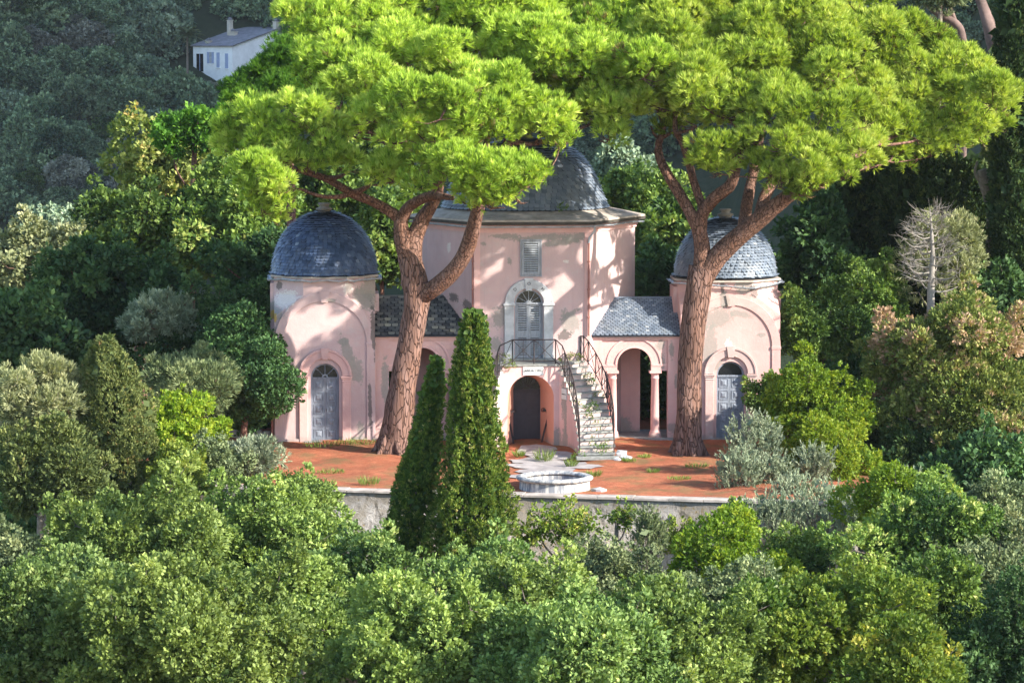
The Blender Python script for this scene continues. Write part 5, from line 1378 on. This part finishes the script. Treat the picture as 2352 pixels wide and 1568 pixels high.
pr=[(0,-6),(0,ez),(rb_,rz_),(Ds,bz),(Ds,-6)]
vs=[HP(0,b,z) for b,z in pr]+[HP(Wf,b,z) for b,z in pr]
mb.add(vs,[(0,1,2,3,4),(9,8,7,6,5),(0,5,6,1),(3,8,9,4)]); hw_=mb.build('wall',M['white'],Hh)
mb=MB(); ov=.35
def rq(b0,z0,b1,z1):
    vs=[HP(a,b,z+d) for a in(-ov,Wf+ov) for (b,z) in ((b0,z0),(b1,z1)) for d in (.02,.2)]
    mb.add(vs,[(0,1,3,2),(4,6,7,5),(0,4,5,1),(2,3,7,6),(0,2,6,4),(1,5,7,3)])
sl_=(rz_-ez)/rb_; rq(-.4,ez-.4*sl_,rb_,rz_); rq(rb_,rz_,Ds+.3,bz-.05)
rf=mb.build('roof',M['stoneroof'],Hh)
def roofpt(px,py):      # point on front roof slope under a picture point
    best=None
    for ia in range(60):
        for ib in range(60):
            a_=Wf*ia/59; b_=rb_*ib/59; z=ez+sl_*b_; w_=Vector(Hh.location)+HP(a_,b_,z)
            d=Vector((0,1,0)); rel=w_-Vector((0,CAMY,CAMZ)); zc=rel.y*math.cos(PITCH)-rel.z*math.sin(PITCH); yc=rel.y*math.sin(PITCH)+rel.z*math.cos(PITCH)
            e=(1176+rel.x/zc*FPX-px)**2+(784-yc/zc*FPX-py)**2
            if best is None or e<best[0]: best=(e,a_,b_,z)
    return best[1:]
for (px,py,w_,d_,h_,cowl) in ((528,83,.75,.8,3.3,1),(536,84,1.5,.8,1.3,1),(479,101,.9,.8,1.0,1),(634,68,.9,.9,1.9,1)):
    a_,b_,z=roofpt(px,py); mb=MB(); mb.box(a_-w_/2,a_+w_/2,b_-d_/2,b_+d_/2,z-.3,z+h_-.55,MH)
    mb.box(a_-w_/2-.1,a_+w_/2+.1,b_-d_/2-.1,b_+d_/2+.1,z+h_-.55,z+h_-.45,MH)
    ch=mb.build('chimney',M['chim'],rf)
    mb=MB(); mb.box(a_-.3,a_+.3,b_-.3,b_+.3,z+h_-.45,z+h_-.2,MH); mb.add([HP(a_-.35,b_-.35,z+h_-.2),HP(a_+.35,b_-.35,z+h_-.2),HP(a_+.35,b_+.35,z+h_-.2),HP(a_-.35,b_+.35,z+h_-.2),HP(a_,b_,z+h_+.1)],[(0,1,4),(1,2,4),(2,3,4),(3,0,4)])
    mb.build('chimney_cowl',M['stoneroof'],rf)
def fwin(x0,x1,y0,y1,typ):
    a0,a1=[(534-x)*kk/math.cos(th) for x in (x1,x0)]; z1,z0=(215-y0)*kk,(215-y1)*kk
    r_=empty('window'); r_.parent=Hh
    if typ=='door':
        mb=MB(); mb.box(a0-.12,a1+.12,-.05,.02,z0-.1,z1+.15,MH); mb.build('window_frame',M['white'],r_)
        mb=MB(); mb.box(a0,a1,-.09,-.052,z0,z1,MH); mb.build('pane',M['glass_and_shade'],r_)
        mb=MB(); m_=(a0+a1)/2; mb.box(m_-.06,m_+.06,-.13,-.092,z0,z1,MH); mb.build('mullion',M['shutblue'],r_)
    elif typ=='closed':
        mb=MB(); mb.box(a0,a1,-.10,.02,z0,z1,MH); mb.build('shutter',M['shutblue'],r_)
        mb=MB(); mb.box(a0-.15,a1+.15,-.2,.02,z0-.15,z0-.003,MH); mb.build('sill',M['white'],r_)
    else:
        w_=(a1-a0); 
        for q0,q1 in ((a0,a0+w_*.27),(a1-w_*.27,a1)):
            mb=MB(); mb.box(q0,q1,-.16,-.02,z0,z1,MH); mb.build('shutter',M['shutblue'],r_)
        mb=MB(); mb.box(a0+w_*.29,a1-w_*.29,-.05,.02,z0,z1,MH); mb.build('pane',M['marble'],r_)
        mb=MB(); mb.box(a0+.3,a1-.3,-.2,.02,z0-.15,z0-.003,MH); mb.build('sill',M['white'],r_)
fwin(446,463,125,166,'door'); fwin(473,489,121,147,'open'); fwin(496,503,122,156,'closed'); fwin(517,524,124,158,'closed')
for px in (629,638):
    b0=(px-534)*kk/math.sin(th); mb=MB(); mb.box(-.06,.02,b0-.2,b0+.2,(215-85)*kk-.35,(215-85)*kk+.2,MH); mb.build('vent',M['glass_and_shade'],Hh)

# ------------------------------------------------------------------ far hillside trees
def far_mesh(seed,fo,style,rx=4.2,rz=3.6):
    global NR
    NR=np.random.default_rng(seed+900); rr=random.Random(seed); LV=Leaves(); n=26
    for i in range(n):
        zz=1-1.7*(i+.5)/n; an=i*2.4; u=Vector((math.sqrt(max(0,1-zz*zz))*math.cos(an),math.sqrt(max(0,1-zz*zz))*math.sin(an),zz))
        p=Vector((u.x*rx*.75,u.y*rx*.75,rz+u.z*rz*.75))*rr.uniform(.85,1.05); r=rr.uniform(.9,1.6)
        lobe_leaves(LV,np.array(p),(r,r,r*.85),style,.42+rr.gauss(0,.20),dens=1.3)
    core(LV,np.array((0,0,rz)),(rx*.8,rx*.8,rz*.85),style,.2)
    return LV.mesh('crown',F[fo])
def far_trunk(seed):
    mb=MB(); mb.tube([(0,0,-6),(0,0,-1),(0,0,3)],[.3,.25,.1],6); rr=random.Random(seed)
    for i in range(4): a=i*1.6; mb.tube([(0,0,0),(math.cos(a)*1.5,math.sin(a)*1.5,3)],[.12,.04],4)
    o=mb.build('trunk',M['bark_grey']); me_=o.data; bpy.data.objects.remove(o); return me_
FMS=[(far_mesh(1,'hill','far2'),'dark grey green'),(far_mesh(2,'hill','far2'),'dusky green'),(far_mesh(3,'hill_pale','far2'),'pale grey green'),(far_mesh(4,'hill_mauve','far2'),'brownish grey'),(far_mesh(5,'hill_green','far2'),'deep green'),(far_mesh(6,'hill_mauve','far2'),'mauve grey')]
FT=far_trunk(1)
GH='trees covering the far hillside'
def on_hill(px,py):
    d=260.0
    while d<900:
        p=at(px,py,CAMY+d)
        if hill(p.x,p.y)>=p.z: return p
        d+=2
    return None
ORD=['first','second','third','fourth','fifth','sixth','seventh','eighth','ninth','tenth','eleventh','twelfth','thirteenth','fourteenth','fifteenth','sixteenth','seventeenth','eighteenth','nineteenth','twentieth','twenty-first','twenty-second','twenty-third','twenty-fourth']
rr=random.Random(77); cnt=0
pts_=[]
py=-90
row=0
while py<520:
    px=-60+(row%2)*50
    while px<(1500 if py<10 else 760):
        x=px+rr.uniform(-26,26); yq=py+rr.uniform(-14,14)
        if not (392<x<670 and 55<yq<(225 if x<420 else 300)):
            if not (x>620 and yq>160): pts_.append((x,yq,row))
        px+=90
    py+=40+ (row*1.5); row+=1
for (px,py) in [(1340,360),(1400,330),(1470,350),(1530,330),(1380,420),(1450,420),(2010,20),(2080,60),(2180,130),(2090,-20),(470,225),(515,240),(560,262),(440,262),(500,285),(400,240),(2230,30),(2320,60),(2240,110),(2160,0),(2200,200),(2000,-30),(2320,-10)]: pts_.append((px,py,99 if px>1900 else 98 if px>1000 else 97))
pts_.sort(key=lambda q:(q[2],q[0])); rows_=sorted({q[2] for q in pts_ if q[2]<97}); vis={}
for (px,py,rw) in pts_:
    p=on_hill(px,py)
    if p is None: continue
    me_,col=FMS[rr.choices(range(6),[4,4,2.0,1.3,2.0,1.2])[0]]
    s_=(rr.uniform(.8,1.6) if rw!=97 else rr.uniform(.5,.7))*(p.y+130)/600
    big='large' if s_>1.35 else 'small' if s_<1.0 else 'middling'
    r_=bpy.data.objects.new('hillside_tree',None); COL.objects.link(r_); r_.location=(p.x,p.y,p.z-2.2*s_+.3); r_.rotation_euler=(0,0,rr.uniform(0,6.28)); r_.scale=(s_,s_,s_*rr.uniform(.85,1.2)); r_.empty_display_size=.3
    edge='from the left edge'
    if px>-20 or rw>=97:
        vis[rw]=vis.get(rw,0)+1; nth=ORD[min(vis[rw],24)-1]
        where=('in the top right gap' if rw==99 else 'right of tower dome' if rw==98 else 'just below the white house' if rw==97 else f'in {ORD[rows_.index(rw)]} hillside row from top')
        tag(r_,f'{big} {col} tree, {nth} from left {where}','tree',GH)
    else: tag(r_,f'{big} {col} tree cut by left edge in {ORD[rows_.index(rw)]} hillside row from top','tree',GH)
    for nm,m_ in (('crown',me_),('trunk',FT)):
        c_=bpy.data.objects.new(nm,m_); COL.objects.link(c_); c_.parent=r_
# palm near the house
pp=at(490,95,476); gz=pp.z-3; pr_=empty('palm',(at(430,88,470).x,470,at(430,88,470).z-1.2),0,label='palm with arching fronds just left of the white house',cat='palm'); 
mb=MB(); mb.tube([(0,0,-5),(0,0,1.5)],[.2,.16],8); mb.build('trunk',M['bark_grey'],pr_)
LV=Leaves(); rr=random.Random(2)
for i in range(26):
    an=i*2.4; el=rr.uniform(.1,1.2); d=Vector((math.cos(an)*math.cos(el),math.sin(an)*math.cos(el),math.sin(el))); 
    for k in range(16):
        t=k/15; p=Vector((0,0,1.6))+d*3.2*t+Vector((0,0,-1.6*t*t)); side=d.cross(Vector((0,0,1))).normalized()
        for sg in (-1,1): LV.add(np.array([p]),np.array([side*sg*.8+d*.6+Vector((0,0,-.3))]),np.array([[0,0,1.]]),.9,.30,np.array([.6+.3*t]))
LV.build('fronds',F['olive_green'],pr_)

# ------------------------------------------------------------------ undergrowth, tufts, small things
def scatter(name, pts, style, fo, label=None, cat=None, kind=None, parent=None, size=1.0, r=.3):
    LV=Leaves()
    for (x,y,z,q) in pts: lobe_leaves(LV,np.array((x,y,z)),(r*q,r*q,r*q*.7),style,.45+R.gauss(0,.12),dens=size)
    return LV.build(name,F[fo],parent,label=label,cat=cat,kind=kind)
NR=np.random.default_rng(5)
pts=[]
for _ in range(520):
    x=R.uniform(-26,26); y=R.uniform(-62,-17); pts.append((x,y,hill(x,y)+.3,R.uniform(1.5,3.2)))
for _ in range(240):
    x=R.uniform(-34,-16); y=R.uniform(-17,26); pts.append((x,y,hill(x,y)+.3,R.uniform(2,4)))
for _ in range(160):
    x=R.uniform(13,30); y=R.uniform(-17,30); pts.append((x,y,hill(x,y)+.4,R.uniform(1.5,3.4)))
o=scatter('undergrowth',pts,'mid','oak_shade',label='dark undergrowth covering the slopes between the trees',cat='undergrowth',kind='stuff',size=.7,r=.42)
def blades(LV,c,n,h,r,v=.5):
    a=NR.random(n)*6.283; q=NR.random(n)**.5*r; P=np.stack([c[0]+q*np.cos(a),c[1]+q*np.sin(a),np.full(n,c[2])],1)
    D=np.stack([np.cos(a)*.4,np.sin(a)*.4,np.ones(n)],1)+.35*unit(n); LV.add(P,D,unit(n),h*(.6+.7*NR.random(n)),.022,np.full(n,v)+NR.normal(0,.15,n))
GT='grass tufts on the red terrace'
def gpt(px,py):
    yy=CAMY+CAMZ/math.tan(PITCH+(py-784)/FPX); p=at(px,py,yy); return p.x,yy
for i,(px,py,h,r,lb) in enumerate([(1250,1056,.42,.28,'green weed tuft growing in the paving before the crypt'),(1192,1045,.25,.16,'small yellowish tuft near the cypress on the paving'),(848,1110,.28,.35,'green tuft near the left end of the wall'),(740,1030,.16,.7,'low grass in front of the left chapel'),(820,1025,.16,.8,'low grass at the foot of the leaning pine'),(1365,1088,.22,.25,'green tuft in the sunny strip right of the basin'),(1500,1084,.14,.2,'tiny tuft in the sunny strip near the right pine'),(1445,1060,.16,.25,'tuft between the stairs and the right pine trunk'),(1480,1052,.14,.25,'tuft near the foot of the right pine trunk'),(760,1080,.13,.5,'sparse grass in the lit litter left of the cypresses'),(1310,1068,.3,.15,'leaning blades at the bottom of the stairs'),(1600,1075,.14,.4,'sparse grass near the silvery shrubs'),(1560,1100,.12,.4,'flat grass patch on the shaded litter')]):
    x,y=gpt(px,py); z=tz(x,y)-.02; LV=Leaves(); blades(LV,(0,0,0),int(70+r*150),h*1.15,r); o=LV.build('grass_tuft',F['grass'],None,label=lb,cat='grass tuft',group=GT); o.location=(x,y,z)
# plants growing on the steps and landing
rr=random.Random(9)
def plant(xl,yl,z,r,lb,fo='ivy',dens=1.2):
    wp=B.matrix_basis @ Vector((xl,yl,z)); LV=Leaves(); lobe_leaves(LV,np.array((0,0,r*.4)),(r,r*.7,r*.6),'broadfine',.45,dens=dens); 
    # small leaves
    for Vv in LV.V: Vv[:] = Vv[:, :1]+(Vv-Vv[:, :1])*.55
    o=LV.build('stair_weed',F[fo],None,label=lb,cat='weed',group='weeds growing on the staircase'); o.location=wp
names=['top','second','third','fourth','fifth','sixth','seventh','eighth','ninth','tenth','eleventh','twelfth','thirteenth','lowest']
for (i,u,r) in ((2,.8,.16),(3,.25,.12),(3,.75,.2),(5,.85,.2),(6,.2,.14),(6,.65,.14),(7,.5,.3),(8,.35,.16),(9,.55,.1),(10,.6,.12),(11,.45,.09),(12,.35,.11),(12,.8,.13),(13,.65,.28)):
    t=(i+.75)/NS; a=PT(IN,t,1); b=PT(OU,t,1); p=a.lerp(b,u); z=ZL*(1-(i+1)/(NS+1)) if i<13 else ZL*(1-(i+1)/(NS+1))
    plant(p.x,p.y,z,r,f'green weed on the {names[i]} step of the stairs, '+('toward the left' if u<.4 else 'in the middle' if u<.6 else 'toward the right'),'oak' if i%2 else 'ivy')
plant(-1.05,SY+.05,ZL,.34,'leafy weeds on the left corner of the balcony landing'); plant(1.1,SY+.1,ZL,.16,'small weed at the right corner of the balcony landing'); plant(1.75,-.22,ZL,.3,'brownish weeds against the tower wall at the top of the stairs','brown')
plant(-.75,SY-.03,ZL-.18,.18,'weed hanging below the balcony at the left'); plant(xr-.1,-5.3,.05,.25,'dark weed at the foot of the left stair post','oak')
q=L(1355,479,1.2); plant(L(1290,484,.5).x,.6,L(1290,482,.6).z+.02,.22,'mossy weed at the foot of the tower dome','oak')
# loose stones at the stair foot
for i,(px,py,r,lb) in enumerate([(1425,1050,.22,'broken pale stone lying right of the stairs'),(1440,1056,.26,'flat grey stone slab beside the broken stone'),(1418,1058,.12,'small stone chip at the foot of the stairs'),(1378,1125,.3,'flat pale stone at the base of the basin')]):
    x,y=gpt(px,py); rr=random.Random(i); mb=MB(); vs=[]; n=9
    vs=[(math.cos(k/n*6.283)*r*rr.uniform(.7,1.2),math.sin(k/n*6.283)*r*.7*rr.uniform(.7,1.2),rr.uniform(0,.05)+ (.12 if i in(0,) and k<4 else 0)) for k in range(n)]
    mb.add(vs+[(v_[0]*.9,v_[1]*.9,-.08) for v_ in vs]+[(0,0,.10)],[(k,(k+1)%n,19-1) for k in range(n)]+[(k,k+n,(k+1)%n+n,(k+1)%n) for k in range(n)])
    o=mb.build('loose_stone',M['marble'],None,label=lb,cat='stone',group='loose stones on the terrace'); o.location=(x,y,tz(x,y)+.03)
# low wall remnant left of the chapel
p=at(566,1000,1.5); mb=MB(); 
for i in range(7):
    mb.box(-1.1+i*.32,-.79+i*.32,-.2,.2,0,.30+.1*((i*7)%3)/3)
o=mb.build('low_stone_wall',M['cap'],None,bevel=.03,label='low broken grey stone wall in the shade left of the chapel',cat='wall'); o.location=(p.x-.2,1.5,-.05)

# ------------------------------------------------------------------ air
mh=bpy.data.materials.new('haze'); mh.use_nodes=True; t=mh.node_tree; t.nodes.clear()
pv=nd(t,'ShaderNodeVolumePrincipled'); pv.inputs['Color'].default_value=(.80,.88,1,1); pv.inputs['Density'].default_value=.00005; pv.inputs['Anisotropy'].default_value=.2
oo=nd(t,'ShaderNodeOutputMaterial'); t.links.new(pv.outputs[0],oo.inputs['Volume'])
mb=MB(); mb.box(-430,450,-180,770,-60,240); mb.build('haze',mh,kind='stuff',label='thin bluish air over the valley')
S.cycles.volume_bounces=0
